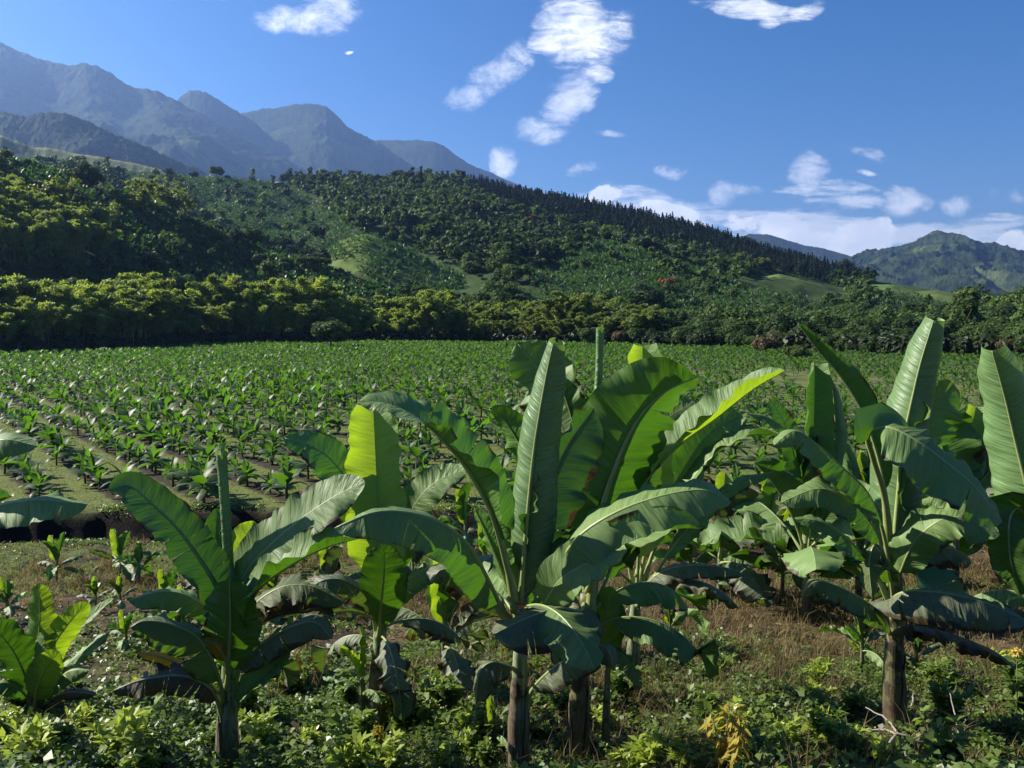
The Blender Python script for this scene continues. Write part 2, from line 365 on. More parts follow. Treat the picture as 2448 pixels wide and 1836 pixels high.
class Hill:
    """a ridge: crest [(px, py, distance)], foot distance, fall behind; heightfield on (direction, distance)"""
    def __init__(s, name, crest, foot, mat, power=1.2, namp=4.0, nscale=.02, nu=160, nv=60, footz=-2.0, back=.8, fine=0.0, fscale=.2, gully=0.0, gfreq=6, seed=1, crestn=0.0):
        P = [at(*c) for c in crest]; uu = np.array([p.x / p.y for p in P]); cz = np.array([p.z for p in P]); cY = np.array([p.y for p in P])
        # the ridge runs on beyond the frame, sinking towards the plain
        eL, eR = at(crest[0][0] - 1100, crest[0][1] + (775 - crest[0][1]) * .65, crest[0][2]), at(crest[-1][0] + 1100, crest[-1][1] + (775 - crest[-1][1]) * .65, crest[-1][2])
        core = np.linspace(uu[0], uu[-1], nu); s.c0 = 0; s.c1 = nu - 1
        if crest[0][0] < -150:
            uu = np.concatenate([[eL.x / eL.y], uu]); cz = np.concatenate([[eL.z], cz]); cY = np.concatenate([[eL.y], cY])
            core = np.concatenate([np.linspace(uu[0], uu[1], 61)[:-1], core]); s.c0 += 60; s.c1 += 60
        if crest[-1][0] > 2480:
            uu = np.concatenate([uu, [eR.x / eR.y]]); cz = np.concatenate([cz, [eR.z]]); cY = np.concatenate([cY, [eR.y]])
            core = np.concatenate([core, np.linspace(uu[-2], uu[-1], 61)[1:]])
        s.u = core
        k = np.interp(s.u, uu, np.arange(len(uu)))
        zc = np.interp(s.u, uu, cz); Yc = np.interp(s.u, uu, cY)
        ker = np.exp(-np.linspace(-2, 2, 5) ** 2); ker /= ker.sum()
        zc = np.convolve(np.pad(zc, 2, 'edge'), ker, 'valid')
        Yf = np.array([foot(x) if callable(foot) else foot for x in s.u])
        vf = np.concatenate([np.linspace(0, 1, nv), 1 + np.linspace(0, 1, nv // 4)[1:] ** 1.3 * back])
        s.v = vf; Vv, U = np.meshgrid(vf, s.u, indexing='ij')
        Y = Yf + (Yc - Yf) * Vv; X = U * Y
        up = np.clip(Vv, 0, 1) ** power; dn = 1 - np.clip((Vv - 1) / back, 0, 1) ** 1.4
        env = np.sin(np.clip(Vv, 0, 1) * math.pi * .97) ** .7 * (Vv <= 1) + (Vv > 1) * .3
        h = (zc - footz) * up * dn
        gl = -np.abs(fbm((X + Y * .35) * nscale * gfreq / 6, (Y - X * .2) * nscale * .8, 4, seed + 40)) ** .8 * gully * env if gully else 0
        Z = footz + h + fbm(X * nscale, Y * nscale, 5, seed) * namp * env + gl
        if fine: Z = Z + np.abs(fbm(X * fscale, Y * fscale, 3, seed + 20, .7)) * fine
        if crestn: Z = Z + fbm(X * fscale * 1.3, Y * fscale * 1.3, 3, seed + 9, .7) * crestn * .8 * np.clip(Vv * 4 - 3, 0, 1)
        s.X, s.Y, s.Z = X, Y, Z; nn = len(s.u)
        i, j = np.meshgrid(np.arange(len(vf) - 1), np.arange(nn - 1), indexing='ij')
        Q = np.stack([i * nn + j, i * nn + j + 1, (i + 1) * nn + j + 1, (i + 1) * nn + j], -1).reshape(-1, 4)
        s.obj = tag(link(name, make_mesh(name, np.stack([X, Y, Z], -1).reshape(-1, 3), Q, None, [mat], True)), kind='structure')
    def sample(s, n, r, vlo=0.0, vhi=1.05):
        """n points spread evenly over the ground of the hill -> x, y, z, v"""
        i = s.c0 + r.random(n * 3) * (s.c1 - s.c0 - .001); v_ = vlo + r.random(n * 3) * (vhi - vlo)
        j = np.interp(v_, s.v, np.arange(len(s.v)))
        j = np.minimum(j, len(s.v) - 1.001)
        i0 = i.astype(int); j0 = j.astype(int); fi, fj = i - i0, j - j0
        def bl(A): return (A[j0, i0] * (1 - fi) + A[j0, i0 + 1] * fi) * (1 - fj) + (A[j0 + 1, i0] * (1 - fi) + A[j0 + 1, i0 + 1] * fi) * fj
        y = bl(s.Y); k = r.random(n * 3) * s.Y.max() < y
        idx = np.nonzero(k)[0][:n]
        return bl(s.X)[idx], y[idx], bl(s.Z)[idx], v_[idx]
GREENS = ((.018, .032, .013), (.036, .058, .021), (.062, .095, .034))
M_HILL = hill_mat('hill_undergrowth', GREENS, .06, (.05, .085, .03), 0, .01)
M_FAR = hill_mat('mountain_forest', ((.012, .022, .012), (.028, .042, .018), (.05, .068, .028)), .012, (.10, .13, .05), 30, .0013)
M_FAR2 = hill_mat('mountain_forest_open', ((.010, .020, .012), (.028, .044, .018), (.060, .080, .032)), .02, (.11, .14, .05), 26, .003)
M_GRASS = hill_mat('pasture', ((.060, .095, .028), (.10, .145, .042), (.14, .185, .06)), .10, (.07, .085, .035), 1.0, .02)
M_PALE = hill_mat('pale_pasture', ((.11, .12, .05), (.15, .165, .07), (.19, .20, .09)), .02, (.08, .10, .04), 6, .006)

def sc(z, pts): return [(a, b, z) for a, b in pts]
# distant range, left
Hill('mountain_range', sc(5200, [(-500, 20), (-200, 60), (0, 94), (50, 118), (111, 133), (170, 136), (205, 131), (235, 140), (262, 155), (290, 178), (330, 195), (372, 205), (410, 222), (450, 248), (500, 275), (560, 308), (620, 345), (680, 372), (740, 400), (800, 425), (900, 450), (1000, 475)]),
     2600, M_FAR, 1.0, 190, .0011, 420, 150, -5, .8, 24, .016, 260, 6, 2, 9)
Hill('mountain_range', sc(6000, [(380, 300), (430, 232), (455, 218), (478, 216), (505, 226), (535, 245), (560, 262), (590, 278), (640, 320), (700, 380)]),
     3900, M_FAR, 1.0, 90, .0012, 160, 60, -5, .5, 20, .016, 120, 6, 5, 8)
Hill('mountain_range', sc(6500, [(420, 340), (520, 290), (575, 268), (620, 260), (665, 255), (700, 248), (740, 243), (782, 250), (805, 270), (835, 303), (870, 322), (905, 340), (950, 375), (1000, 405), (1060, 435), (1120, 470)]),
     4200, M_FAR, 1.0, 110, .0012, 260, 70, -5, .5, 20, .016, 150, 6, 9, 8)
Hill('mountain_range', sc(7600, [(780, 380), (850, 350), (905, 337), (960, 338), (1000, 336), (1040, 340), (1065, 352), (1090, 372), (1120, 392), (1150, 405), (1185, 420), (1220, 435), (1280, 455), (1400, 500)]),
     5200, M_FAR, 1.0, 90, .0012, 220, 60, -5, .5, 16, .012, 90, 6, 13, 5)
HE = Hill('terraced_hill', sc(2500, [(-300, 230), (0, 262), (60, 278), (110, 270), (150, 267), (190, 276), (235, 297), (270, 318), (310, 332), (345, 350), (385, 368), (430, 388), (500, 415), (600, 440)]),
     1900, M_FAR2, 1.0, 34, .006, 360, 140, -5, .8, 9, .06, 60, 6, 17, 7)
Hill('pasture_hill', sc(1350, [(-300, 300), (0, 322), (45, 336), (85, 350), (120, 352), (170, 362), (230, 372), (290, 384), (350, 396), (450, 420), (600, 450)]),
     1050, M_PALE, 1.0, 14, .012, 200, 50, -5, .5, 2, .08, 14, 6, 21, 1)
# distance, right
Hill('mountain_range', sc(6500, [(1560, 640), (1650, 585), (1740, 568), (1795, 560), (1840, 561), (1880, 572), (1925, 585), (1965, 592), (2000, 604), (2060, 620), (2150, 640)]),
     5000, M_FAR, 1.0, 50, .002, 160, 50, -5, .5, 14, .015, 40, 6, 25, 4)
HR = Hill('mountain_range', sc(4300, [(1850, 720), (1900, 690), (1960, 640), (2030, 609), (2075, 595), (2120, 585), (2180, 572), (2215, 560), (2240, 556), (2290, 559), (2330, 566), (2360, 575), (2400, 582), (2448, 594), (2520, 600), (2700, 640)]),
     2500, M_FAR2, .9, 90, .0036, 420, 160, -5, .6, 16, .03, 170, 5, 29, 8)
# the near hillside
crest2 = [(-500, 420), (-100, 388), (0, 385), (80, 385), (150, 392), (232, 408), (332, 418), (443, 424), (553, 428), (664, 436), (719, 432), (830, 425), (940, 428), (1051, 425), (1130, 433), (1217, 452), (1307, 474), (1390, 490), (1445, 502), (1556, 522), (1611, 534), (1667, 551), (1722, 566), (1777, 583), (1833, 601), (1888, 618), (1943, 632), (1999, 650), (2054, 664), (2109, 676), (2220, 692), (2303, 708), (2345, 728), (2420, 745), (2560, 756), (2800, 762)]
cd = lambda x: np.interp(x, [-500, 0, 700, 1200, 1700, 2100, 2300, 2500, 2800], [620, 680, 850, 900, 850, 760, 640, 520, 500])
H2 = Hill('hillside', [(a, b, float(cd(a))) for a, b in crest2], lambda u_: float(edgeY(u_)) + 30, M_HILL, 1.15, 11, .012, 360, 120, -1, .5, 1.2, .12, 16, 6, 3)
sp1 = [(-500, 330), (-100, 365), (0, 385), (100, 410), (200, 440), (300, 470), (400, 505), (500, 545), (600, 585), (700, 622), (800, 655), (900, 690), (1000, 722), (1100, 745), (1250, 765)]
H1 = Hill('hillside_spur', [(a, b, float(np.interp(a, [-500, 0, 600, 1250], [270, 300, 340, 330]))) for a, b in sp1], lambda u_: float(edgeY(u_)) + 18, M_HILL, 1.1, 5, .02, 220, 70, -1, .35, .8, .15, 5, 6, 33)
sp3 = [(1120, 720), (1180, 690), (1250, 648), (1340, 602), (1400, 580), (1440, 574), (1500, 582), (1580, 610), (1660, 640), (1760, 672), (1860, 705), (1960, 735), (2050, 755)]
H3 = Hill('hillside_spur', sc(520, sp3), lambda u_: float(edgeY(u_)) + 60, M_HILL, 1.05, 4, .02, 160, 60, -1, .4, .6, .15, 4, 6, 37)
H4 = Hill('pasture_knoll', sc(400, [(700, 690), (770, 610), (810, 572), (850, 560), (880, 558), (940, 582), (1000, 612), (1060, 640), (1120, 668), (1200, 710), (1260, 735)]), lambda u_: 300, M_GRASS, .9, 2.0, .03, 90, 40, -1, .3, .4, .2, 2, 6, 41)
H5 = Hill('pasture_knoll', sc(600, [(1740, 725), (1780, 690), (1820, 664), (1862, 655), (1910, 667), (1960, 685), (2010, 705), (2060, 730)]), lambda u_: 500, M_GRASS, .8, 1.5, .03, 60, 30, -1, .3, .4, .2, 1, 6, 43)
H6 = Hill('pasture_knoll', sc(560, [(2020, 705), (2080, 680), (2130, 680), (2190, 697), (2240, 694), (2320, 708), (2400, 730)]), lambda u_: 460, M_GRASS, .8, 1.2, .03, 60, 30, -1, .3, .4, .2, 1, 6, 45)
H7 = Hill('hillside_spur', sc(300, [(2270, 800), (2320, 785), (2360, 768), (2410, 745), (2448, 728), (2560, 680), (2800, 600)]), lambda u_: 200, M_HILL, 1.0, 2, .03, 80, 40, -1, .4, .5, .2, 1, 6, 47)

# air
hz, g = new_mat('haze'); pv = g.n('VolumePrincipled'); pv.inputs['Color'].default_value = (.27, .45, .88, 1)
pv.inputs['Density'].default_value = 0.000062; pv.inputs['Anisotropy'].default_value = .5
o_ = g.n('OutputMaterial'); g.l(pv.outputs[0], o_.inputs['Volume'])
x0, x1, y0, y1, z0, z1 = -13000, 13000, -100, 15000, -10, 1950
me = make_mesh('haze', [(x, y, z) for z in (z0, z1) for y in (y0, y1) for x in (x0, x1)],
               [(0, 2, 3, 1), (4, 5, 7, 6), (0, 1, 5, 4), (2, 6, 7, 3), (0, 4, 6, 2), (1, 3, 7, 5)], None, [hz])
tag(link('haze', me), kind='stuff')
# ------------------------------------------------------------------ vegetation prototypes (arrays V, Q, T, A)
def crown(kind, n, r, size, R_=1.0, H=1.0, z0=0.0, lumps=9):
    """leaf cards of a crown: lumps spread over an uneven dome"""
    if kind == 'round':
        c = unit(lumps, r) * np.array([.62, .62, .5]) * (0.75 + .35 * r.random((lumps, 1))); c[:, 2] = np.abs(c[:, 2]) * .9 + r.random(lumps) * .3 - .15
        lr = .34 + .2 * r.random(lumps)
    elif kind == 'flat':
        a = r.random(lumps) * 6.28; q = np.sqrt(r.random(lumps)) * .85
        c = np.stack([np.cos(a) * q, np.sin(a) * q, r.random(lumps) * .16 + .2], 1); lr = .26 + .12 * r.random(lumps)
    elif kind == 'tall':
        a = r.random(lumps) * 6.28; h = np.linspace(-.9, .8, lumps)
        c = np.stack([np.cos(a) * .28, np.sin(a) * .28, h], 1); lr = .30 + .16 * r.random(lumps)
    k = r.integers(0, lumps, n)
    d = unit(n, r); rad = (0.55 + .5 * r.random((n, 1)) ** .6)
    P = c[k] + d * lr[k][:, None] * rad * (np.array([1, 1, .45]) if kind == 'flat' else np.array([1, 1, .85]))
    nrm = d + unit(n, r) * .7 + np.array([0, 0, .35]); nrm /= np.linalg.norm(nrm, axis=1)[:, None]
    X = np.cross(nrm, unit(n, r)); X /= np.linalg.norm(X, axis=1)[:, None] + 1e-6; Yv = np.cross(nrm, X)
    P = P * np.array([R_, R_, H]); P[:, 2] += z0
    s_ = size * (.6 + .8 * r.random((n, 1)))
    V, Q = quads_at(P, X * s_, Yv * s_ * .6)
    V = V + r.normal(size=V.shape) * size * .12
    t = np.clip(.5 + .35 * (r.random(lumps)[k] - .5) * 2 + .25 * (r.random(n) - .5), 0, 1)
    return V, Q, np.zeros((0, 3), int), np.repeat(t, 4)
def trunk_arr(h, r0, r, limbs=5, spread=.5):
    b = Bag(); V, Q, T = tube([(0, 0, -.5), (r.normal() * .1, r.normal() * .1, h * .5), (r.normal() * .2, r.normal() * .2, h)], [r0, r0 * .75, r0 * .45], 7); b.add(V, Q, T)
    for k in range(limbs):
        a = r.random() * 6.28; z = h * (.5 + .45 * r.random()); L = h * spread * (.6 + .5 * r.random())
        V, Q, T = tube([(0, 0, z), (math.cos(a) * L * .5, math.sin(a) * L * .5, z + L * .35), (math.cos(a) * L, math.sin(a) * L, z + L * .8)], [r0 * .4, r0 * .25, r0 * .1], 5); b.add(V, Q, T)
    return b
def pine(n, r, H=13.0, R_=3.1, size=.55):
    h = r.random(n) ** .75; a = r.random(n) * 6.28; q = (1 - h) * (.35 + .65 * r.random(n)) * R_ * (0.85 + .3 * np.sin(h * 34)) + .15
    P = np.stack([np.cos(a) * q, np.sin(a) * q, H * (.12 + .88 * h) - q * .25], 1)
    X = np.stack([np.cos(a), np.sin(a), -.35 + 0 * a], 1) * size * (.5 + .7 * (1 - h))[:, None]
    Yv = np.stack([-np.sin(a), np.cos(a), .4 * r.normal(size=n)], 1) * size * .5
    V, Q = quads_at(P, X, Yv); return V, Q, np.zeros((0, 3), int), np.repeat(r.random(n), 4)
def bamboo(n, r, H=15.0, culms=17, size=.30, spread=5.4):
    """plumes of giant bamboo: arching culms hung with fine foliage"""
    b = Bag(); cb = Bag(); per = n // culms
    for c in range(culms):
        a = r.random() * 6.28; h = H * (.72 + .33 * r.random()); L = spread * (.45 + .75 * r.random()); bx, by = r.normal(size=2) * 1.3
        t = np.linspace(0, 1, 9); out = L * t ** 2.6
        pz = h * np.sin(np.clip(t * 1.28, 0, 1.5708 * 1.05) * .99) ; pz = pz - np.clip(t - .84, 0, 1) * h * .55
        P = np.stack([bx + np.cos(a) * out, by + np.sin(a) * out, pz], 1)
        V, Q, T = tube(P, np.linspace(.07, .02, 9), 5, False); cb.add(V, Q)
        tt = .44 + .56 * r.random(per) ** .8
        C = np.stack([np.interp(tt, t, P[:, i]) for i in range(3)], 1)
        rad = (.35 + 1.05 * np.sin(np.clip((tt - .38) / .62, 0, 1) * math.pi) ** .6) * 1.0
        dd = unit(per, r) * (r.random((per, 1)) ** .45) * rad[:, None] * np.array([1, 1, .75]); dd[:, 2] -= .25
        X = np.stack([np.cos(a) + r.normal(size=per) * .8, np.sin(a) + r.normal(size=per) * .8, -.5 + r.normal(size=per) * .5], 1); X /= np.linalg.norm(X, axis=1)[:, None]
        Yv = np.cross(X, unit(per, r)); Yv /= np.linalg.norm(Yv, axis=1)[:, None] + 1e-6
        s_ = size * (.6 + .8 * r.random((per, 1)))
        V, Q = quads_at(C + dd, X * s_, Yv * s_ * .34)
        b.add(V, Q, None, np.repeat(np.clip(.5 + .3 * r.normal() + .18 * r.normal(size=per), 0, 1), 4))
    V, Q, T, A, U, M = b.arrays(); return (V, Q, T, A), cb
def leaf_strip(base, az, el, L, w, droop, r, nseg=4, fold=.35, tw=0.0):
    """one simple banana leaf: two folded half blades along a drooping midrib -> V, Q"""
    t = np.linspace(0, 1, nseg + 1); e = el - droop * t ** 1.3
    ds = L / nseg; hx = np.concatenate([[0], np.cumsum(np.cos((e[1:] + e[:-1]) / 2) * ds)]); hz = np.concatenate([[0], np.cumsum(np.sin((e[1:] + e[:-1]) / 2) * ds)])
    ww = w * np.sin(np.clip(t * .93 + .07, 0, 1) * math.pi) ** .62; ww[0] = w * .12; ww[-1] = w * .12
    ca, sa = math.cos(az), math.sin(az)
    C = np.stack([hx * ca, hx * sa, hz], 1) + np.array(base)
    side = np.stack([-sa * np.ones_like(t), ca * np.ones_like(t), 0 * t], 1)
    up = np.stack([-np.sin(e) * ca, -np.sin(e) * sa, np.cos(e)], 1)
    side = side * math.cos(tw) + up * math.sin(tw)
    Lf = C + side * (ww * math.cos(fold))[:, None] - up * (ww * math.sin(fold))[:, None] + r.normal(size=(nseg + 1, 3)) * w * .05
    Rt = C - side * (ww * math.cos(fold))[:, None] - up * (ww * math.sin(fold))[:, None] + r.normal(size=(nseg + 1, 3)) * w * .05
    V = np.concatenate([Lf, C, Rt]); n = nseg + 1
    Q = [(i, n + i, n + i + 1, i + 1) for i in range(nseg)] + [(n + i, 2 * n + i, 2 * n + i + 1, n + i + 1) for i in range(nseg)]
    return V, np.array(Q)
def banana_small(r, H=1.2, nleaf=7, nseg=4, stemk=6, wide=.17):
    """young banana plant: list of (kind, V, Q, T, tint)"""
    sh = H * (.36 + .08 * r.random()); out = []
    V, Q, T = tube([(0, 0, -.06), (r.normal() * .02, 0, sh * .5), (r.normal() * .03, 0, sh)], [H * .045, H * .036, H * .022], stemk); out.append(('pseudostem', V, Q, T, .5))
    a0 = r.random() * 6.28
    for k in range(nleaf):
        f = k / max(1, nleaf - 1)                # 0 oldest, 1 newest
        az_ = a0 + k * 2.4 + r.normal() * .2; el_ = R(18 + 52 * f + r.normal() * 8); dr = R(105 - 75 * f + r.normal() * 12)
        L = H * (.50 + .14 * math.sin(f * 3.1) + .04 * r.normal()); w = H * wide * (.85 + .3 * math.sin(f * 2.8)) * (.85 + .3 * r.random())
        z = sh * (.72 + .28 * f)
        V, Q = leaf_strip((0, 0, z), az_, el_, L, w * .62, dr, r, nseg, .45 - .75 * f, r.normal() * .2)
        out.append(('leaf', V, Q, np.zeros((0, 3), int), .28 + .3 * f + .1 * r.random()))
    V, Q = leaf_strip((0, 0, sh * .95), a0 + 1, R(84 + r.normal() * 4), H * (.42 + .12 * r.random()), H * .075, R(8), r, nseg, -.8 if r.random() < .5 else -.35)
    out.append(('leaf', V, Q, np.zeros((0, 3), int), .95)); return out
def merge(parts):
    b = Bag()
    for k, V, Q, T, t in parts: b.add(V, Q, T, t, None, 0 if k == 'leaf' else 1)
    return b
rv = np.random.default_rng(21)

# --- individually placed trees: crown and trunk are their parts
def tree_proto(kind, size, leafmat, n=900, lumps=12, R_=5, H=5, th=6, tr=.35, s_=.6, limbs=5):
    V, Q, T, A = crown(kind, n, rv, s_, R_, H, th + H * (.15 if kind != 'tall' else .75), lumps)
    cm = make_mesh('crown', V, Q, T, [leafmat], attrs={'tint': A})
    tm = trunk_arr(th + (H * .4 if kind != 'tall' else H), tr, rv, limbs, .45).mesh('trunk', [M_BARK])
    return cm, tm
TREES = {
    'round': [tree_proto('round', 1, M_TREE, 3000, 20, 5.2, 5.0, 4.5, .35, .34) for _ in range(3)],
    'dark': [tree_proto('round', 1, M_DARK, 3200, 20, 5.4, 6.0, 4.0, .4, .34) for _ in range(2)],
    'tall': [tree_proto('tall', 1, M_TREE, 2200, 13, 4.2, 5.2, 5.5, .3, .32) for _ in range(2)],
    'flat': [tree_proto('flat', 1, M_TREE, 2600, 22, 8.5, 4.5, 6.5, .32, .3, 9)],
    'rusty': [tree_proto('round', 1, M_RUST, 2200, 14, 4.8, 4.2, 4.0, .3, .32)],
}
def place_tree(kind, pos, scale, label, group=None, name='broadleaf_tree', cat='tree', sub=None):
    cm, tm = TREES[kind][int(rv.integers(len(TREES[kind])))] if sub is None else TREES[kind][sub]
    o = empty(name, pos); sx = scale * (.9 + .2 * rv.random())
    o.scale = (sx, sx, scale); o.rotation_euler = (0, 0, rv.random() * 6.28)
    tag(o, label, cat, group)
    link('crown', cm, o); link('trunk', tm, o); return o

ORD = ['zeroth', 'first', 'second', 'third', 'fourth', 'fifth', 'sixth', 'seventh', 'eighth', 'ninth', 'tenth', 'eleventh', 'twelfth']
def nth(n): return ORD[n] if n < len(ORD) else f"{n}{'th' if 10 < n % 100 < 14 else {1: 'st', 2: 'nd', 3: 'rd'}.get(n % 10, 'th')}"
# --- bamboo belt behind the field
BAMS = []
for _ in range(5):
    (V, Q, T, A), cb = bamboo(7200, rv)
    BAMS.append((V, Q, T, A, cb))
def bam_meshes(leafmat):
    return [(make_mesh('foliage', V, Q, T, [leafmat], attrs={'tint': A}), cb.mesh('culms', [M_CULM])) for V, Q, T, A, cb in BAMS]
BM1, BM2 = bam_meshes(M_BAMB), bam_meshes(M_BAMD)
def place_bamboo(pos, scale, hs, label, group, dark=False):
    fm, cm = (BM2 if dark else BM1)[int(rv.integers(5))]
    o = empty('bamboo_clump', pos); o.scale = (scale, scale, hs); o.rotation_euler = (0, 0, rv.random() * 6.28); tag(o, label, 'bamboo', group)
    link('foliage', fm, o); link('culms', cm, o)
def belt_top(px): return np.interp(px, [-200, 0, 120, 300, 600, 780, 900, 1050, 1200, 1400, 1500], [650, 652, 668, 662, 655, 665, 700, 705, 718, 712, 725])
belt = []
for row, (off, frac) in enumerate([(4, .62), (9, .82), (15, 1.0), (22, 1.0)]):
    uu = -.88 + rv.random() * .01
    while uu < .17:
        Yb = float(edgeY(uu)) + off + rv.normal() * 1.2; x = uu * Yb
        px, py = proj(x, Yb, 0.0); top = belt_top(px) + rv.normal() * 12 + 46 * float(fbm(px / 60.0, .3, 2, 19))
        zt = at(px, float(top), Yb).z; hh = max(7.0, (zt - 0) * frac * (.86 + .20 * rv.random()))
        belt.append((x, Yb, 0.0, hh, px, row)); uu += (5.2 + rv.random() * 2.4) / Yb
ROWN = ['front', 'second', 'third', 'hindmost']; cb_ = [0] * 4
for x, y, z, hh, px, row in belt:
    if not -480 < px < 1560: continue
    cb_[row] += 1
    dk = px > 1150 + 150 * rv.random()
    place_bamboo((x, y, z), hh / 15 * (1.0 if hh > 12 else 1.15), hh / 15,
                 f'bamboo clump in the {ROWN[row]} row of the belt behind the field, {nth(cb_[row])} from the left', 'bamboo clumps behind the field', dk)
# shrubs and low growth at the foot of the belt, then the wood that continues it to the right
SHR = foliage_mat('undergrowth_leaves', (.014, .024, .010), (.040, .060, .020), .2)
pr = crown('round', 170, rv, .42, 2.0, 2.4, .8, 7); N = 720
uu = -.90 + 1.7 * rv.random(N); Yb = edgeY(uu) + 1 + 6 * rv.random(N)
V, Q, T, A = replicate(pr, np.stack([uu * Yb, Yb, 0 * Yb], 1), rv.random(N) * 6.28, .6 + .7 * rv.random(N))
tag(link('undergrowth', make_mesh('undergrowth', V, Q, T, [SHR], attrs={'tint': A})), 'dark low undergrowth along the foot of the trees behind the field', 'undergrowth', kind='stuff')
k = 0
wood = []
wood_top = lambda px: np.interp(px, [1300, 1450, 1600, 1750, 1900, 2050, 2200, 2330, 2448], [728, 732, 745, 756, 765, 772, 778, 765, 735])
for row, (off, frac) in enumerate([(3, .62), (9, .8), (16, .95), (26, 1.0), (38, 1.0)]):
    uu = .10 + .02 * row
    while uu < .72:
        Yb = float(edgeY(uu)) + off + rv.normal() * 1.5; x = uu * Yb
        px_, _ = proj(x, Yb, 0.0); zt = at(px_, float(wood_top(px_)) + rv.normal() * 9, Yb).z; hh = max(3.5, (zt + .5) * frac * (.85 + .3 * rv.random()))
        wood.append((x, Yb, 0.0, hh, row)); uu += (min(7.5, hh * .62) * (.75 + .5 * rv.random())) / Yb
cw_ = {}
for x, y, z, hh, row in wood:
    kd = rv.choice(['round', 'dark', 'tall', 'rusty'], p=[.55, .27, .10, .08])
    cw_[row, kd] = cw_.get((row, kd), 0) + 1; wl = f", {nth(cw_[row, kd])} from left in the {['front', 'second', 'third', 'fourth', 'hindmost'][row]} row of the wood beside the field"
    place_tree(kd, (x, y, z - .4), hh / (15.5 if kd == 'tall' else 11.0), {'round': 'bushy', 'dark': 'dark', 'tall': 'slim', 'rusty': 'rusty'}[kd] + ' tree' + wl, 'trees of the wood behind the field')

# --- single trees one can pick out
def hill_at(H, px, py):
    """nearest visible ground point of hill H under pixel (px, py)"""
    PX, PY = proj(H.X, H.Y, H.Z); d = (PX - px) ** 2 + ((PY - py) * 1.0) ** 2; i = np.unravel_index(np.argmin(d), d.shape)
    return (float(H.X[i]), float(H.Y[i]), float(H.Z[i]))
def spot(kind, H, px, py, hpx, label, name='broadleaf_tree', wide=1.0):
    p_ = hill_at(H, px, py) if H is not None else (ground_at(px, py)[0], ground_at(px, py)[1], 0.0)
    full = {'round': 10.5, 'dark': 11, 'tall': 15, 'flat': 11, 'rusty': 9.5}[kind]
    s_ = hpx / F * p_[1] / full
    o = place_tree(kind, (p_[0], p_[1], p_[2] - .5), s_, label, None, name); o.scale = (s_ * wide, s_ * wide, s_)
spot('dark', H1, 778, 612, 58, 'dense dark domed tree standing left of the pale pasture knoll')
spot('flat', H1, 745, 655, 48, 'flat spreading umbrella crowned tree below the dark domed tree', wide=1.1)
spot('dark', H1, 205, 455, 75, 'tall dark tree on the left hill in front of the pale pasture', wide=.8)
spot('dark', H1, 560, 585, 45, 'dark round tree beside the small clearing on the left spur')
spot('dark', H1, 600, 590, 40, 'broad dark tree at the right end of the spur clearing', wide=1.3)
spot('dark', H3, 1540, 748, 78, 'big black green tree rising above the belt right of centre', wide=1.3)
spot('round', None, 790, 835, 85, 'pale olive bush tree leaning out at the field edge', wide=1.3)
spot('round', None, 1400, 830, 60, 'small light green tree at the field edge above the central leaves', wide=.8)
spot('rusty', None, 1830, 850, 62, 'brownish bush standing on the field edge left of the tall rolled leaf', wide=1.2)
spot('round', None, 1905, 862, 50, 'low round bush on the field edge behind the slanting leaf', wide=1.3)
spot('dark', H2, 2018, 655, 42, 'lone dark tree on the ridge where the pine row ends', wide=.9)
spot('round', H2, 522, 426, 34, 'large round tree on the skyline left of the ridge gap', wide=1.1)
spot('flat', H2, 790, 436, 32, 'wide open crowned tree on the ridge skyline', wide=1.1)
spot('round', H2, 1083, 424, 20, 'small lollipop tree alone on the skyline', wide=.8)
spot('dark', H2, 2300, 715, 34, 'dark round tree at the lower right end of the ridge', wide=1.6)
spot('tall', H5, 1915, 712, 34, 'slim light green tree at the foot of the round pasture mound')

# --- woods of the hillside: the nearest and largest as trees, the rest as one mass
POLY = {
 'pine': [[(1110, 425), (1300, 450), (1500, 490), (1900, 595), (2060, 650), (2060, 690), (1900, 665), (1700, 615), (1560, 585), (1400, 545), (1250, 505), (1120, 460)]],
 'banana': [[(225, 388), (700, 440), (830, 540), (880, 560), (760, 600), (600, 580), (430, 505), (300, 440)],
            [(1225, 700), (1300, 640), (1430, 575), (1560, 610), (1760, 672), (1960, 730), (2040, 770), (1250, 770)],
            [(230, 520), (300, 470), (430, 520), (600, 590), (820, 660), (1000, 710), (1150, 770), (700, 720), (400, 640), (250, 620)],
            [(2090, 700), (2300, 720), (2330, 760), (2100, 770)], [(20, 380), (140, 395), (170, 440), (60, 450)]],
 'open': [[(760, 690), (770, 560), (880, 550), (1060, 630), (1200, 700), (1100, 720)], [(1760, 740), (1790, 655), (1920, 650), (2030, 700), (2030, 725)], [(2060, 715), (2090, 672), (2330, 690), (2330, 720)]],
 'bamboo': [[(-200, 500), (120, 490), (250, 545), (250, 640), (-200, 640)], [(300, 440), (440, 460), (460, 530), (330, 520)], [(1700, 575), (1900, 620), (1900, 660), (1760, 640)], [(1400, 530), (1480, 530), (1480, 570), (1400, 570)]],
}
def inside(px, py, polys):
    res = np.zeros(len(px), bool)
    for P in polys:
        c = np.zeros(len(px), bool); n = len(P)
        for i in range(n):
            x1_, y1_ = P[i]; x2_, y2_ = P[(i + 1) % n]
            k_ = ((y1_ > py) != (y2_ > py)) & (px < (x2_ - x1_) * (py - y1_) / (y2_ - y1_ + 1e-9) + x1_); c ^= k_
        res |= c
    return res
cells = {'tree': [], 'pine': [], 'banana': [], 'bamboo': []}
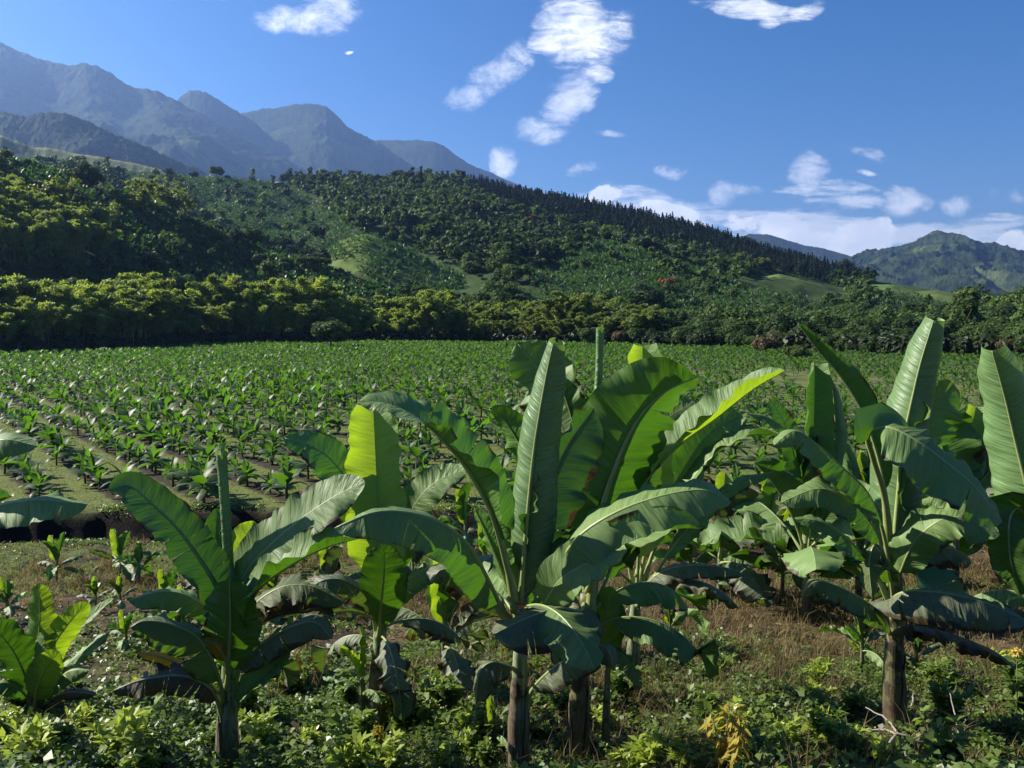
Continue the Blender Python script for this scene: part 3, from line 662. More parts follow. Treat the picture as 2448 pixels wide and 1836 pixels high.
for H, n, top in ((H2, 26000, 1.03), (H1, 5200, 1.05), (H3, 3600, 1.05), (H7, 1100, 1.1), (H4, 1500, 1.05)):
    x, y, z, v_ = H.sample(n, rv, 0.02, top); px, py = proj(x, y, z)
    ok = (px > -90) & (px < 2540); x, y, z, px, py, v_ = [q[ok] for q in (x, y, z, px, py, v_)]
    r_ = rv.random(len(x)); clump = fbm(x * .02, y * .02, 3, 77)
    pin, ban, opn, bam = (inside(px, py, POLY[k_]) for k_ in ('pine', 'banana', 'open', 'bamboo'))
    if H is H4: ban = np.ones(len(x), bool) & (clump > -.12); opn = ~ban; pin[:] = False; bam[:] = False
    if H in (H1, H3): opn[:] = False
    if H in (H1, H7): pin[:] = False
    if H is H1: ban = ban | inside(px, py, [[(0, 390), (320, 470), (560, 560), (560, 700), (240, 690), (240, 560), (130, 490), (0, 490)]]) & (r_ > .12)
    sel = bam & ~pin & (r_ < (.30 if H is H1 else .35)); cells['bamboo'].append(np.stack([x, y, z, px, py], 1)[sel])
    sel = pin & (r_ < .95); cells['pine'].append(np.stack([x, y, z, px, py], 1)[sel])
    sel = ban & ~pin & ~bam; cells['banana'].append(np.stack([x, y, z, px, py], 1)[sel])
    treeok = ~pin & ~bam & ~opn & (~ban | (r_ < .035))
    dens = .60 if H is H2 else (.30 if H is not H7 else .55)
    if H is H4: treeok[:] = False
    sel = treeok & ((r_ < dens) | ban) & ((clump > -.45) | (rv.random(len(x)) < .4)); cells['tree'].append(np.stack([x, y, z, px, py], 1)[sel])
cells = {k_: np.concatenate(v_) for k_, v_ in cells.items()}
print('hill counts', {k_: len(v_) for k_, v_ in cells.items()})
tr = cells['tree']; order = np.argsort(tr[:, 1]); tr = tr[order]
NEAR = 210
for x, y, z, px, py in tr[:NEAR]:
    kd = rv.choice(['round', 'dark', 'tall', 'rusty'], p=[.54, .36, .04, .06])
    place_tree(kd, (x, y, z - .8), .62 + .4 * rv.random(), {'round': 'green tree scattered on the near hillside', 'dark': 'dark dense tree scattered on the near hillside',
               'tall': 'slim tree scattered on the near hillside', 'rusty': 'brownish tree scattered on the near hillside'}[kd], 'trees scattered over the near hillside')
far = tr[NEAR:]
bagm = []
LOD = [crown(k_, n, rv, 1.05, R_, H_, z_, 8) for k_, n, R_, H_, z_ in (('round', 90, 4.6, 5.2, 4.5), ('round', 80, 5.2, 4.6, 4.0), ('tall', 70, 3.6, 5.0, 6.5), ('round', 60, 3.6, 3.6, 3.2))]
def mass(name, label, cat, protos, pts, mat, smin, smax, cellv=.0):
    Vs, Qs, As = [], [], []; off = 0; which = rv.integers(0, len(protos), len(pts))
    for k_, p_ in enumerate(protos):
        s_ = pts[which == k_]
        if not len(s_): continue
        sc_ = smin + (smax - smin) * rv.random(len(s_)) ** 1.5
        V, Q, T, A = replicate(p_, s_[:, :3], rv.random(len(s_)) * 6.28, np.stack([sc_ * (.85 + .3 * rv.random(len(s_))), sc_, sc_ * (.8 + .4 * rv.random(len(s_)))], 1))
        A = np.clip(A + np.repeat(rv.normal(size=len(s_)) * .28, len(p_[0])), 0, 1)
        Vs.append(V); Qs.append(Q + off); As.append(A); off += len(V)
    V = np.concatenate(Vs); print(name, len(pts), 'plants', sum(map(len, Qs)), 'quads')
    return tag(link(name, make_mesh(name, V, np.concatenate(Qs), None, [mat], attrs={'tint': np.concatenate(As)})), label, cat, kind='stuff')
dk = (fbm(far[:, 0] * .006, far[:, 1] * .006, 3, 5) + rv.normal(size=len(far)) * .25) > -.05
LODN = [crown(k_, 420, rv, .5, R_, H_, z_, 12) for k_, R_, H_, z_ in (('round', 4.6, 5.2, 4.5), ('round', 5.2, 4.6, 4.0), ('round', 3.6, 3.6, 3.2))]
nr = far[:, 1] < 430; mid = far[nr]; far = far[~nr]; dk = dk[~nr]
mass('hillside_wood', 'trees and thickets covering the nearer slopes behind the belt', 'wood', LODN, mid, M_TREE, .42, .95)
mass('hillside_forest', 'dark green mixed forest covering the hillside up to the ridge', 'forest', LOD, far[dk], M_DARK, .55, 1.25)
mass('hillside_forest', 'lighter green trees mixed through the hillside forest', 'forest', LOD, far[~dk], M_TREE, .55, 1.2)
# --- flame trees, the small farmhouses and the mast
TREES['flame'] = [tree_proto('round', 1, M_RED, 900, 12, 4.6, 3.6, 4.0, .3, .4)]
def flame(H, px, py, s_, label):
    p_ = hill_at(H, px, py); o = place_tree('flame', (p_[0], p_[1], p_[2]), s_, label)
flame(H3, 1238, 652, .75, 'small tree with orange red blossom at the left foot of the central spur')
flame(H2, 1268, 545, 1.1, 'orange blossoming tree on the forested slope above the pasture knoll')
flame(H3, 1600, 700, .9, 'red flowering tree among the bananas of the central spur')
def plain(name, c, rough=.8):
    m, g = new_mat(name); p = g.n('BsdfPrincipled'); tcx = g.n('TexCoord'); nz = g.noise(tcx.outputs['Object'], 1.5, 5)
    g.l(g.mix(nz, tuple(q * .7 for q in c), tuple(min(1, q * 1.2) for q in c)), p.inputs['Base Color']); p.inputs['Roughness'].default_value = rough
    o_ = g.n('OutputMaterial'); g.l(p.outputs[0], o_.inputs[0]); return m
M_WALL, M_ROOFR, M_ROOFB, M_DOOR = plain('house_wall', (.16, .14, .12)), plain('red_roof', (.32, .07, .04)), plain('tin_roof', (.13, .16, .20), .6), plain('dark_opening', (.03, .025, .02))
def house(H, px, py, w, d, h, roofm, label, up=0.0):
    p_ = hill_at(H, px, py); o = empty('farmhouse', (p_[0], p_[1], p_[2] + up)); tag(o, label, 'house')
    V = [(x_, y_, z_) for z_ in (-1.5, h) for x_, y_ in ((-w / 2, -d / 2), (w / 2, -d / 2), (w / 2, d / 2), (-w / 2, d / 2))]
    link('wall', make_mesh('wall', V, [(0, 1, 5, 4), (1, 2, 6, 5), (2, 3, 7, 6), (3, 0, 4, 7)], None, [M_WALL]), o)
    e, rh = .7, h * .55; a, b = w / 2 + e, d / 2 + e
    V = [(-a, -b, h - .2), (a, -b, h - .2), (a, b, h - .2), (-a, b, h - .2), (-a, 0, h + rh), (a, 0, h + rh)] ; V += [(x_, y_, z_ + .15) for x_, y_, z_ in V]
    link('roof', make_mesh('roof', V, [(0, 1, 5, 4), (2, 3, 4, 5), (7, 6, 10, 11), (9, 8, 11, 10), (0, 6, 7, 1), (2, 8, 9, 3), (0, 4, 10, 6), (4, 3, 9, 10), (1, 7, 11, 5), (5, 11, 8, 2)], None, [roofm]), o)
    for nm, x0_, x1_, z0_, z1_ in (('door', -.5, .5, 0, 2.0), ('window', -w * .36, -w * .2, .9, 1.9), ('window', w * .2, w * .36, .9, 1.9)):
        y_ = -d / 2 - .04; V = [(x_, yy, z_) for yy in (y_ - .05, y_) for x_, z_ in ((x0_, z0_), (x1_, z0_), (x1_, z1_), (x0_, z1_))]
        link(nm, make_mesh(nm, V, [(0, 1, 2, 3), (4, 7, 6, 5), (0, 3, 7, 4), (1, 5, 6, 2), (3, 2, 6, 7), (0, 4, 5, 1)], None, [M_DOOR]), o)
    return o
flame(H3, 1580, 694, .7, 'low orange red flowering tree left of the red flowering tree on the spur')
house(H2, 662, 448, 8, 5, 2.6, M_ROOFB, 'small farmhouse with a pale tin roof below the skyline', 1.0)
p_ = hill_at(HR, 2299, 560); mo = empty('radio_mast', (p_[0], p_[1], p_[2] - 2)); tag(mo, 'thin radio mast on the summit of the right hand mountain', 'mast')
V, Q, T = tube([(0, 0, 0), (0, 0, 14), (0, 0, 30)], [.8, .6, .4], 6); bb_ = Bag(); bb_.add(V, Q, T); link('pole', bb_.mesh('pole', [M_ROOFB]), mo)
V, Q, T = tube([(-2.2, 0, 26), (2.2, 0, 26)], .5, 5); bb_ = Bag(); bb_.add(V, Q, T); link('antenna', bb_.mesh('antenna', [M_ROOFB]), mo)
# --- pines along the ridge
pn = cells['pine']
PM = [pine(420, rv) for _ in range(3)]
PMM = [(make_mesh('crown', V, Q, T, [M_PINE], attrs={'tint': A}), None) for V, Q, T, A in PM]
ptm = trunk_arr(11, .2, rv, 0).mesh('trunk', [M_BARK])
def place_pine(x, y, z, s_):
    o = empty('pine_tree', (x, y, z - .5)); o.scale = (s_, s_, s_ * (.9 + .25 * rv.random())); o.rotation_euler = (0, 0, rv.random() * 6.28)
    tag(o, 'dark pointed pine in the plantation along the ridge', 'pine', 'pines along the ridge'); link('crown', PMM[int(rv.integers(3))][0], o); link('trunk', ptm, o)
# the row right on the skyline
u_ = .03; cnt = 0
uc = H2.u; jc = int(np.argmin(np.abs(H2.v - 1.0)))
while u_ < .435:
    x = float(np.interp(u_, uc, H2.X[jc])); y = float(np.interp(u_, uc, H2.Y[jc])); z = float(np.interp(u_, uc, H2.Z[jc]))
    place_pine(x + rv.normal() * .6, y + rv.normal() * 5, z, .48 + .42 * rv.random()); u_ += (4.2 + 7.0 * rv.random() ** 1.5) / y; cnt += 1
PL = pine(70, rv, 12, 3.0, .95), pine(70, rv, 10, 2.8, .95)
kk = rv.permutation(len(pn)); nearp = max(0, 280 - cnt)
for x, y, z, px, py in pn[kk[:nearp]]: place_pine(x, y, z, .62 + .3 * rv.random())
mass('pine_forest', 'dark pine plantation covering the upper slope under the ridge', 'forest', PL, pn[kk[nearp:]], M_PINE, .55, .95)
# --- bamboo on the slopes
bb = cells['bamboo']; bb = bb[np.argsort(bb[:, 1])]
BL = [bamboo(420, rv, 13, 9, .7, 5)[0] for _ in range(2)]
for x, y, z, px, py in bb[:70]:
    place_bamboo((x, y, z - .5), .8, .72 + .25 * rv.random(), 'yellow green bamboo clump growing on the slope above the belt', 'bamboo clumps on the slopes', px > 250)
if len(bb) > 70: mass('bamboo_grove', 'light green bamboo groves on the upper hillside', 'bamboo', BL, bb[70:], M_BAMD, .6, 1.0)
# --- bananas on the slopes
bn = cells['banana']
def ban_lod(nl, H): V, Q, T, A, U, M = merge([q for q in banana_small(rv, H, nl, 2, 4, .22) if q[0] == 'leaf']).arrays(); return V, Q, T, A
BN = [ban_lod(6, 4.2) for _ in range(5)]
xt, yt, zt, vt = [], [], [], []
for H, n in ((H2, 30000), (H1, 14000), (H3, 12000)):
    x, y, z, v_ = H.sample(n, rv, 0.02, 1.02); px, py = proj(x, y, z)
    ok = (px > -90) & (px < 2540) & inside(px, py, POLY['banana']); xt.append(x[ok]); yt.append(y[ok]); zt.append(z[ok])
extra = np.stack([np.concatenate(xt), np.concatenate(yt), np.concatenate(zt), 0 * np.concatenate(xt), 0 * np.concatenate(xt)], 1)
mass('hillside_bananas', 'banana plants covering the cultivated slopes of the hillside', 'banana plants', BN, np.concatenate([bn, extra]), M_BANH, .55, 1.05)

# ------------------------------------------------------------------ young banana plants of the field
print('field')
rows = []
qa = ROWQ0 + ROWD * .5
for k_ in range(-90, 140):
    q0 = qa + ROWD * k_
    s0 = np.arange(-40, 330, 1.12); s0 = s0 + rv.normal(size=len(s0)) * .25
    jit = rv.normal(size=len(s0)) * .20
    x = RN[0] * (q0 + jit) + RT[0] * s0; y = RN[1] * (q0 + jit) + RT[1] * s0
    ok = (y > 26.6) & (np.abs(x) < y * .80 + 5); x, y = x[ok], y[ok]
    ok = y < edgeY(x / y) + rv.normal(size=len(x)) * .8 - 1.0; x, y = x[ok], y[ok]
    rows.append(np.stack([x, y, 0 * x + k_], 1))
fp = np.concatenate(rows)
u_ = fp[:, 0] / fp[:, 1]
# gaps: bare strip and thin patches on the right
pxf, pyf = proj(fp[:, 0], fp[:, 1], 0.3)
gap = (fbm(fp[:, 0] * .05, fp[:, 1] * .05, 3, 61) > np.interp(u_, [-.1, .15, .4], [.8, .5, .36])) | (rv.random(len(fp)) < .04)
gap |= inside(pxf, pyf, [[(1560, 885), (1900, 880), (2420, 930), (2430, 970), (2050, 930), (1700, 910)]]) & (rv.random(len(fp)) < .6)
fp = fp[~gap]; fp = fp[np.argsort(np.hypot(fp[:, 0], fp[:, 1]))]
fz = ground_z(fp[:, 0], fp[:, 1]); fh = (.68 + .60 * rv.random(len(fp))) * (1 + .3 * fbm(fp[:, 0] * .08, fp[:, 1] * .08, 2, 9)) * np.interp(fp[:, 0] / fp[:, 1], [.1, .4], [1, .8])
print('field plants', len(fp))
protoF = []
for _ in range(7):
    P = banana_small(rv, 1.2, int(rv.integers(7, 10)), 5, 6, .20)
    protoF.append([(k_, make_mesh(k_, V, Q, T, [M_BAN if k_ == 'leaf' else M_STEMF], attrs={'tint': np.full(len(V), t)})) for k_, V, Q, T, t in P])
ORD = ['zeroth', 'first', 'second', 'third', 'fourth', 'fifth', 'sixth', 'seventh', 'eighth', 'ninth', 'tenth', 'eleventh', 'twelfth']
def nth(n): return ORD[n] if n < len(ORD) else f"{n}{'th' if 10 < n % 100 < 14 else {1: 'st', 2: 'nd', 3: 'rd'}.get(n % 10, 'th')}"
vis = (np.abs(fp[:, 0]) < fp[:, 1] * .64 + .6)
idx = np.nonzero(vis)[0]; NI = 285
rank = {k_: n_ + 1 for n_, k_ in enumerate(sorted(set(int(q) for q in fp[idx[:NI], 2])))}; cnt_r = {}
for n_, i in enumerate(idx[:NI]):
    o = empty('young_banana_plant', (fp[i, 0], fp[i, 1], fz[i])); s_ = float(fh[i]) * 1.05; o.scale = (s_, s_, s_); o.rotation_euler = (0, 0, rv.random() * 6.28)
    kr = int(fp[i, 2]); cnt_r[kr] = cnt_r.get(kr, 0) + 1
    tag(o, f'young banana plant, {nth(cnt_r[kr])} from the ditch in the {nth(rank[kr])} row from the left', 'banana plant', 'young banana plants in the field rows')
    for nm, me in protoF[int(rv.integers(7))]: link(nm, me, o)
rest = np.setdiff1d(np.arange(len(fp)), idx[:NI])
PF = []
for _ in range(9):
    V, Q, T, A, U, M = merge(banana_small(rv, 1.15, int(rv.integers(6, 9)), 3, 3, .21)).arrays(); PF.append((V, Q, np.zeros((0, 3), int), A))
pts = np.stack([fp[rest, 0], fp[rest, 1], fz[rest]], 1)
Vs, Qs, As = [], [], []; off = 0; which = rv.integers(0, 9, len(pts))
for k_, p_ in enumerate(PF):
    s_ = which == k_; V, Q, T, A = replicate(p_, pts[s_], rv.random(s_.sum()) * 6.28, fh[rest][s_] * 1.08)
    Vs.append(V); Qs.append(Q + off); As.append(A); off += len(V)
tag(link('field_bananas', make_mesh('field_bananas', np.concatenate(Vs), np.concatenate(Qs), None, [M_BAN], attrs={'tint': np.concatenate(As)})), 'rows of young banana plants stretching away to the bamboo belt', 'banana plants', kind='stuff')
# ------------------------------------------------------------------ large banana plants of the foreground
def leaf_material(name, ad, ab, tcol, trans, age, ageA=(.10, .07, .03), ageB=(.03, .02, .012), yellow=None):
    m, g = new_mat(name)
    geo = g.n('NewGeometry'); tc = g.n('TexCoord'); sp = g.n('SeparateXYZ'); g.l(tc.outputs['UV'], sp.inputs[0])
    u, v = sp.outputs[0], sp.outputs[1]; av = g.math('ABSOLUTE', v)
    oi = g.n('ObjectInfo'); rnd = oi.outputs['Random']
    # lateral veins: fine lines that leave the midrib and lean towards the tip
    cv = g.n('CombineXYZ'); g.l(g.math('SUBTRACT', g.math('MULTIPLY', u, 85.0), g.math('MULTIPLY', av, 5.0)), cv.inputs[0]); g.l(g.math('MULTIPLY', v, 1.2), cv.inputs[1]); g.l(g.math('MULTIPLY', rnd, 37.0), cv.inputs[2])
    vein = g.noise(cv.outputs[0], 1.0, 3, .6)
    cw = g.n('CombineXYZ'); g.l(g.math('SUBTRACT', g.math('MULTIPLY', u, 16.0), g.math('MULTIPLY', av, 1.2)), cw.inputs[0]); g.l(g.math('MULTIPLY', v, .9), cw.inputs[1]); g.l(g.math('MULTIPLY', rnd, 91.0), cw.inputs[2])
    fold = g.noise(cw.outputs[0], 1.0, 2, .5)
    pos = tc.outputs['Object']; blot = g.noise(pos, 3.0, 5, .6)
    tone = g.math('ADD', g.math('MULTIPLY', vein, .45), g.math('MULTIPLY', blot, .55))
    tone = g.math('ADD', tone, g.math('MULTIPLY', g.math('SUBTRACT', rnd, .5), .25))
    cad = g.mix(g.smooth(tone, .3, .75), tuple(c * .72 for c in ad), tuple(c * 1.25 for c in ad))
    cab = g.mix(g.smooth(tone, .3, .75), tuple(c * .85 for c in ab), tuple(c * 1.15 for c in ab))
    back = geo.outputs['Backfacing']
    c = g.mix(back, cad, cab)
    rim = g.smooth(g.math('ADD', av, g.math('MULTIPLY', g.math('SUBTRACT', blot, .5), 1.1)), 1.0 - .35 * age, 1.12 - .35 * age)
    tcc = g.mix(g.smooth(tone, .3, .7), tuple(q * .75 for q in tcol), tcol)
    if yellow is not None:
        ym = g.smooth(g.math('ADD', g.math('MULTIPLY', u, yellow), g.math('MULTIPLY', g.math('SUBTRACT', blot, .5), 1.2)), .95, 1.15)
        c = g.mix(ym, c, (.45, .26, .03)); tcc = g.mix(ym, tcc, (.75, .38, .02))
    bs = g.smooth(g.noise(pos, 22.0, 4, .7), .60 - .08 * age, .72 - .05 * age)
    brown = g.math('MAXIMUM', rim, g.math('MULTIPLY', bs, .75 * age)) if age > 0 else g.math('MULTIPLY', rim, .6)
    c = g.mix(brown, c, g.mix(blot, ageA, ageB)); tcc = g.mix(brown, tcc, (.06, .03, .01))
    drops = g.math('MULTIPLY', g.smooth(g.noise(pos, 160.0, 1, .5), .75, .79), .5)
    c = g.mix(drops, c, (.5, .55, .5))
    p = g.n('BsdfPrincipled'); g.l(c, p.inputs['Base Color']); p.inputs['Specular IOR Level'].default_value = .42
    g.l(g.math('ADD', g.math('MULTIPLY', back, .12), g.math('ADD', .34, g.math('MULTIPLY', vein, .16))), p.inputs['Roughness'])
    h = g.math('ADD', g.math('MULTIPLY', vein, .006), g.math('MULTIPLY', fold, .034))
    bp = g.n('Bump'); bp.inputs['Strength'].default_value = .75; bp.inputs['Distance'].default_value = 1.0; g.l(h, bp.inputs['Height'])
    g.l(bp.outputs[0], p.inputs['Normal'])
    t_ = g.n('BsdfTranslucent'); g.l(tcc, t_.inputs[0]); g.l(bp.outputs[0], t_.inputs['Normal'])
    mx = g.n('MixShader'); mx.inputs[0].default_value = trans; g.l(p.outputs[0], mx.inputs[1]); g.l(t_.outputs[0], mx.inputs[2])
    o = g.n('OutputMaterial'); g.l(mx.outputs[0], o.inputs[0]); return m
LM = {
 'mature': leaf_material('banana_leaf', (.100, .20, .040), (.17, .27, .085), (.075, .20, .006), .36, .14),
 'painted_shade': leaf_material('shaded_banana_leaf', (.080, .15, .040), (.13, .21, .075), (.035, .105, .005), .34, .2),  # darker copy of the mature leaf, shade painted into its colours
 'orange': leaf_material('orange_banana_leaf', (.55, .28, .02), (.5, .27, .03), (.85, .42, .01), .45, .6),
 'fresh': leaf_material('fresh_banana_leaf', (.13, .24, .065), (.20, .31, .12), (.32, .48, .012), .46, 0),
 'roll': leaf_material('rolled_banana_leaf', (.14, .24, .09), (.34, .46, .22), (.20, .34, .03), .22, 0),
 'old': leaf_material('old_banana_leaf', (.11, .14, .085), (.16, .19, .11), (.09, .16, .012), .34, .75),
 'yellow': leaf_material('yellowing_banana_leaf', (.055, .10, .04), (.13, .17, .07), (.11, .22, .01), .38, .45, yellow=.62),
 'dead': leaf_material('withered_banana_leaf', (.065, .055, .035), (.10, .075, .045), (.08, .05, .02), .2, 1.0),
}
m, g = new_mat('leaf_midrib'); p = g.n('BsdfPrincipled'); tcx = g.n('TexCoord')
g.l(g.mix(g.noise(tcx.outputs['Object'], 9, 3), (.16, .21, .06), (.30, .34, .13)), p.inputs['Base Color']); p.inputs['Roughness'].default_value = .4
o_ = g.n('OutputMaterial'); g.l(p.outputs[0], o_.inputs[0]); M_RIB = m
def stem_mat(name, pale, green, dark, k=.5):
    m, g = new_mat(name); tcx = g.n('TexCoord'); mp = g.n('Mapping'); mp.inputs['Scale'].default_value = (1, 1, .12); g.l(tcx.outputs['Object'], mp.inputs['Vector'])
    a = g.noise(mp.outputs[0], 38, 5, .6); b = g.noise(tcx.outputs['Object'], 6, 5, .65); sp = g.n('SeparateXYZ'); g.l(tcx.outputs['Object'], sp.inputs[0])
    c = g.mix(g.smooth(a, .35, .68), green, pale); c = g.mix(g.smooth(b, .62 - k * .2, .74 - k * .2), c, dark)
    low = g.smooth(g.math('ADD', sp.outputs[2], g.math('MULTIPLY', g.math('SUBTRACT', b, .5), 1.2)), 1.1, .2); c = g.mix(g.math('MULTIPLY', low, .75), c, g.mix(a, dark, (.13, .085, .045)))
    p = g.n('BsdfPrincipled'); g.l(c, p.inputs['Base Color']); p.inputs['Roughness'].default_value = .6
    bp = g.n('Bump'); bp.inputs['Strength'].default_value = .6; bp.inputs['Distance'].default_value = .012; g.l(g.math('ADD', a, b), bp.inputs['Height']); g.l(bp.outputs[0], p.inputs['Normal'])
    o_ = g.n('OutputMaterial'); g.l(p.outputs[0], o_.inputs[0]); return m
M_STEM = stem_mat('pseudostem', (.33, .37, .26), (.13, .18, .07), (.035, .027, .018), .6)
M_STEM2 = stem_mat('mossy_pseudostem', (.24, .23, .11), (.12, .13, .04), (.032, .025, .015), .8)
M_SHEATH = stem_mat('dry_sheath', (.24, .19, .14), (.15, .10, .06), (.05, .035, .025), .6)

def spline(P, n):
    P = np.asarray(P, float); m_ = len(P); E = np.vstack([2 * P[0] - P[1], P, 2 * P[-1] - P[-2]])
    tt = np.linspace(0, m_ - 1, n * 4); i = np.minimum(tt.astype(int), m_ - 2); f = (tt - i)[:, None]
    a, b, c, d = E[i], E[i + 1], E[i + 2], E[i + 3]
    X = .5 * (2 * b + (c - a) * f + (2 * a - 5 * b + 4 * c - d) * f ** 2 + (3 * b - a - 3 * c + d) * f ** 3)
    L = np.concatenate([[0], np.cumsum(np.linalg.norm(np.diff(X, axis=0), axis=1))]); s_ = np.linspace(0, L[-1], n)
    return np.stack([np.interp(s_, L, X[:, k]) for k in range(3)], 1), L[-1], np.interp(tt[::4], tt, L) / L[-1]
def per(v_, n):
    v_ = np.atleast_1d(np.asarray(v_, float)); return np.interp(np.linspace(0, 1, n), np.linspace(0, 1, len(v_)), v_) if len(v_) > 1 else np.full(n, v_[0])
rl = np.random.default_rng(5)
def blade(P, W, N, a=(-.2, -.4), b=(-.2, -.4), t0=.25, wave=.10, tears=2, tip='round', nt=64, ns=12, rib=.020, twist=0.0, gap=.35, mat='mature', wfreq=7.0, pleat=None):
    """one banana leaf as a mesh. P: midrib points (stalk included); W: half width in metres; N: the way the upper surface faces;
    a / b: fold angles (at the rib, at the margin) of the left and right half, positive towards the upper side"""
    if pleat is None: pleat = .25 if mat == 'roll' else 1.0
    if mat in ('dead', 'old', 'yellow'): tears = int(tears * 1.7 + 1); gap = .6
    if mat == 'dead': tears += 3; gap = 1.0
    C, L, _ = spline(P, nt + int(nt * t0 / (1 - t0)))
    k0 = int(len(C) * t0); M = C[k0:]; n = len(M); t = np.linspace(0, 1, n)
    T = np.gradient(M, axis=0); T /= np.linalg.norm(T, axis=1)[:, None]
    N = np.asarray(N, float); N = np.tile(N, (n, 1)) if N.ndim == 1 else np.stack([per(N[:, k], n) for k in range(3)], 1)
    N = N - (N * T).sum(1)[:, None] * T; N /= np.linalg.norm(N, axis=1)[:, None] + 1e-6
    B = np.cross(T, N)
    if twist:
        th = twist * t; c_, s_ = np.cos(th)[:, None], np.sin(th)[:, None]; B, N = B * c_ + N * s_, N * c_ - B * s_
    if tip == 'round': w = np.clip(1 - np.abs((t - .46) / .54) ** 3.0, 0, 1) ** .62 * np.interp(t, [0, .12, .5, 1], [.85, 1, 1, .9])
    elif tip == 'point': w = np.clip(np.sin(np.clip(t * .98 + .02, 0, 1) ** .85 * math.pi), 0, 1) ** .6
    else: w = np.clip(t / .12, 0, 1) ** .5 * np.interp(t, [0, .3, .85, 1], [.8, 1, .9, .55])        # 'blunt': still unfurling
    w = np.maximum(w, .03) * W
    bag = Bag(); u_len = t * L * (1 - t0)
    # which half lies on the left hand when walking to the tip, seen from the camera
    mid = n // 2; tv = T[mid]; bv = B[mid]; left = (-tv[2] * bv[0] + tv[0] * bv[2]) > 0
    for sgn in (1, -1):
        ang = (a if left else b) if sgn > 0 else (b if left else a)
        A0, A1 = per(ang[0], n), per(ang[1], n)
        ph = rl.random() * 6.28; ph2 = rl.random() * 6.28
        cuts = np.sort(np.clip(rl.random(int(tears)) * .75 + .15, 0, 1)) if tears else np.array([])
        seg = [0] + [int(c_ * (n - 1)) for c_ in cuts] + [n - 1]; seg = sorted(set(seg))
        for si in range(len(seg) - 1):
            i0, i1 = seg[si], seg[si + 1]
            if i1 - i0 < 1: continue
            idx = np.arange(i0, i1 + 1); m_ = len(idx); tl = t[idx]
            dA = rl.normal() * (.5 if mat == 'dead' else .28 if mat in ('old', 'yellow') else .2) if len(seg) > 2 else 0.0; pos = np.zeros((m_, ns + 1, 3)); pos[:, 0] = M[idx]
            loc = np.linspace(-1, 1, m_); cen = tl.mean(); uvs = np.zeros((m_, ns + 1, 2)); uvs[:, 0, 0] = u_len[idx]
            for j in range(1, ns + 1):
                s_ = (j - .5) / ns; se = j / ns
                th = A0[idx] + (A1[idx] - A0[idx]) * s_ ** 1.15 + dA * s_
                th = th + pleat * s_ * (.10 * np.cos(tl * 47 + ph2) + .06 * np.cos(tl * 83 + ph) + .20 * np.cos(tl * 17 + ph2 * 2) * s_)
                th = th + wave * 4.2 * s_ ** 1.6 * np.cos(tl * wfreq * 3.0 + ph + s_ * 1.5) + wave * 1.6 * s_ ** 2 * np.cos(tl * wfreq * 8.3 + ph2)
                d = np.cos(th)[:, None] * B[idx] * sgn + np.sin(th)[:, None] * N[idx]
                lean = .30 * T[idx]                         # veins lean towards the tip
                shrink = 1 - (.10 * gap) * (np.abs(loc) > .96) if m_ > 3 else 1
                pos[:, j] = pos[:, j - 1] + (d + lean * .55) * (w[idx] / ns)[:, None]
                uvs[:, j, 0] = u_len[idx]; uvs[:, j, 1] = sgn * se
            if len(seg) > 2 and m_ > 3:                      # tears open a little at the margin
                pull = (np.linspace(0, 1, ns + 1) ** 1.6)[None, :, None] * gap * .09
                pos = pos - pull * loc[:, None, None] * np.abs(loc)[:, None, None] * T[idx][:, None] * (L * (t[idx[-1]] - t[idx[0]]) * .5 + .02)
            V = pos.reshape(-1, 3); I, J = np.meshgrid(np.arange(m_ - 1), np.arange(ns), indexing='ij'); k_ = ns + 1
            Q = np.stack([I * k_ + J, (I + 1) * k_ + J, (I + 1) * k_ + J + 1, I * k_ + J + 1], -1).reshape(-1, 4)
            if sgn < 0: Q = Q[:, ::-1]
            bag.add(V, Q, None, .5, uvs.reshape(-1, 2), 0)
    tt = np.linspace(0, 1, len(C)); rr = np.interp(tt, [0, t0 * .5, t0, 1], [rib * 2.1, rib * 1.25, rib, rib * .16])
    NN = np.zeros_like(C); NN[k0:] = N; NN[:k0] = N[0]
    V, Q, T3 = tube(C[::2] - NN[::2] * rr[::2, None] * .75, rr[::2], 7); rb = Bag(); rb.add(V, Q, T3)
    return bag.mesh('leaf', [LM[mat]], True), rb.mesh('midrib', [M_RIB], True)
def link_leaf(name, two, parent, loc=None):
    o = link(name, two[0], parent, loc); link('midrib', two[1], o); return o
def up_check(me): return me
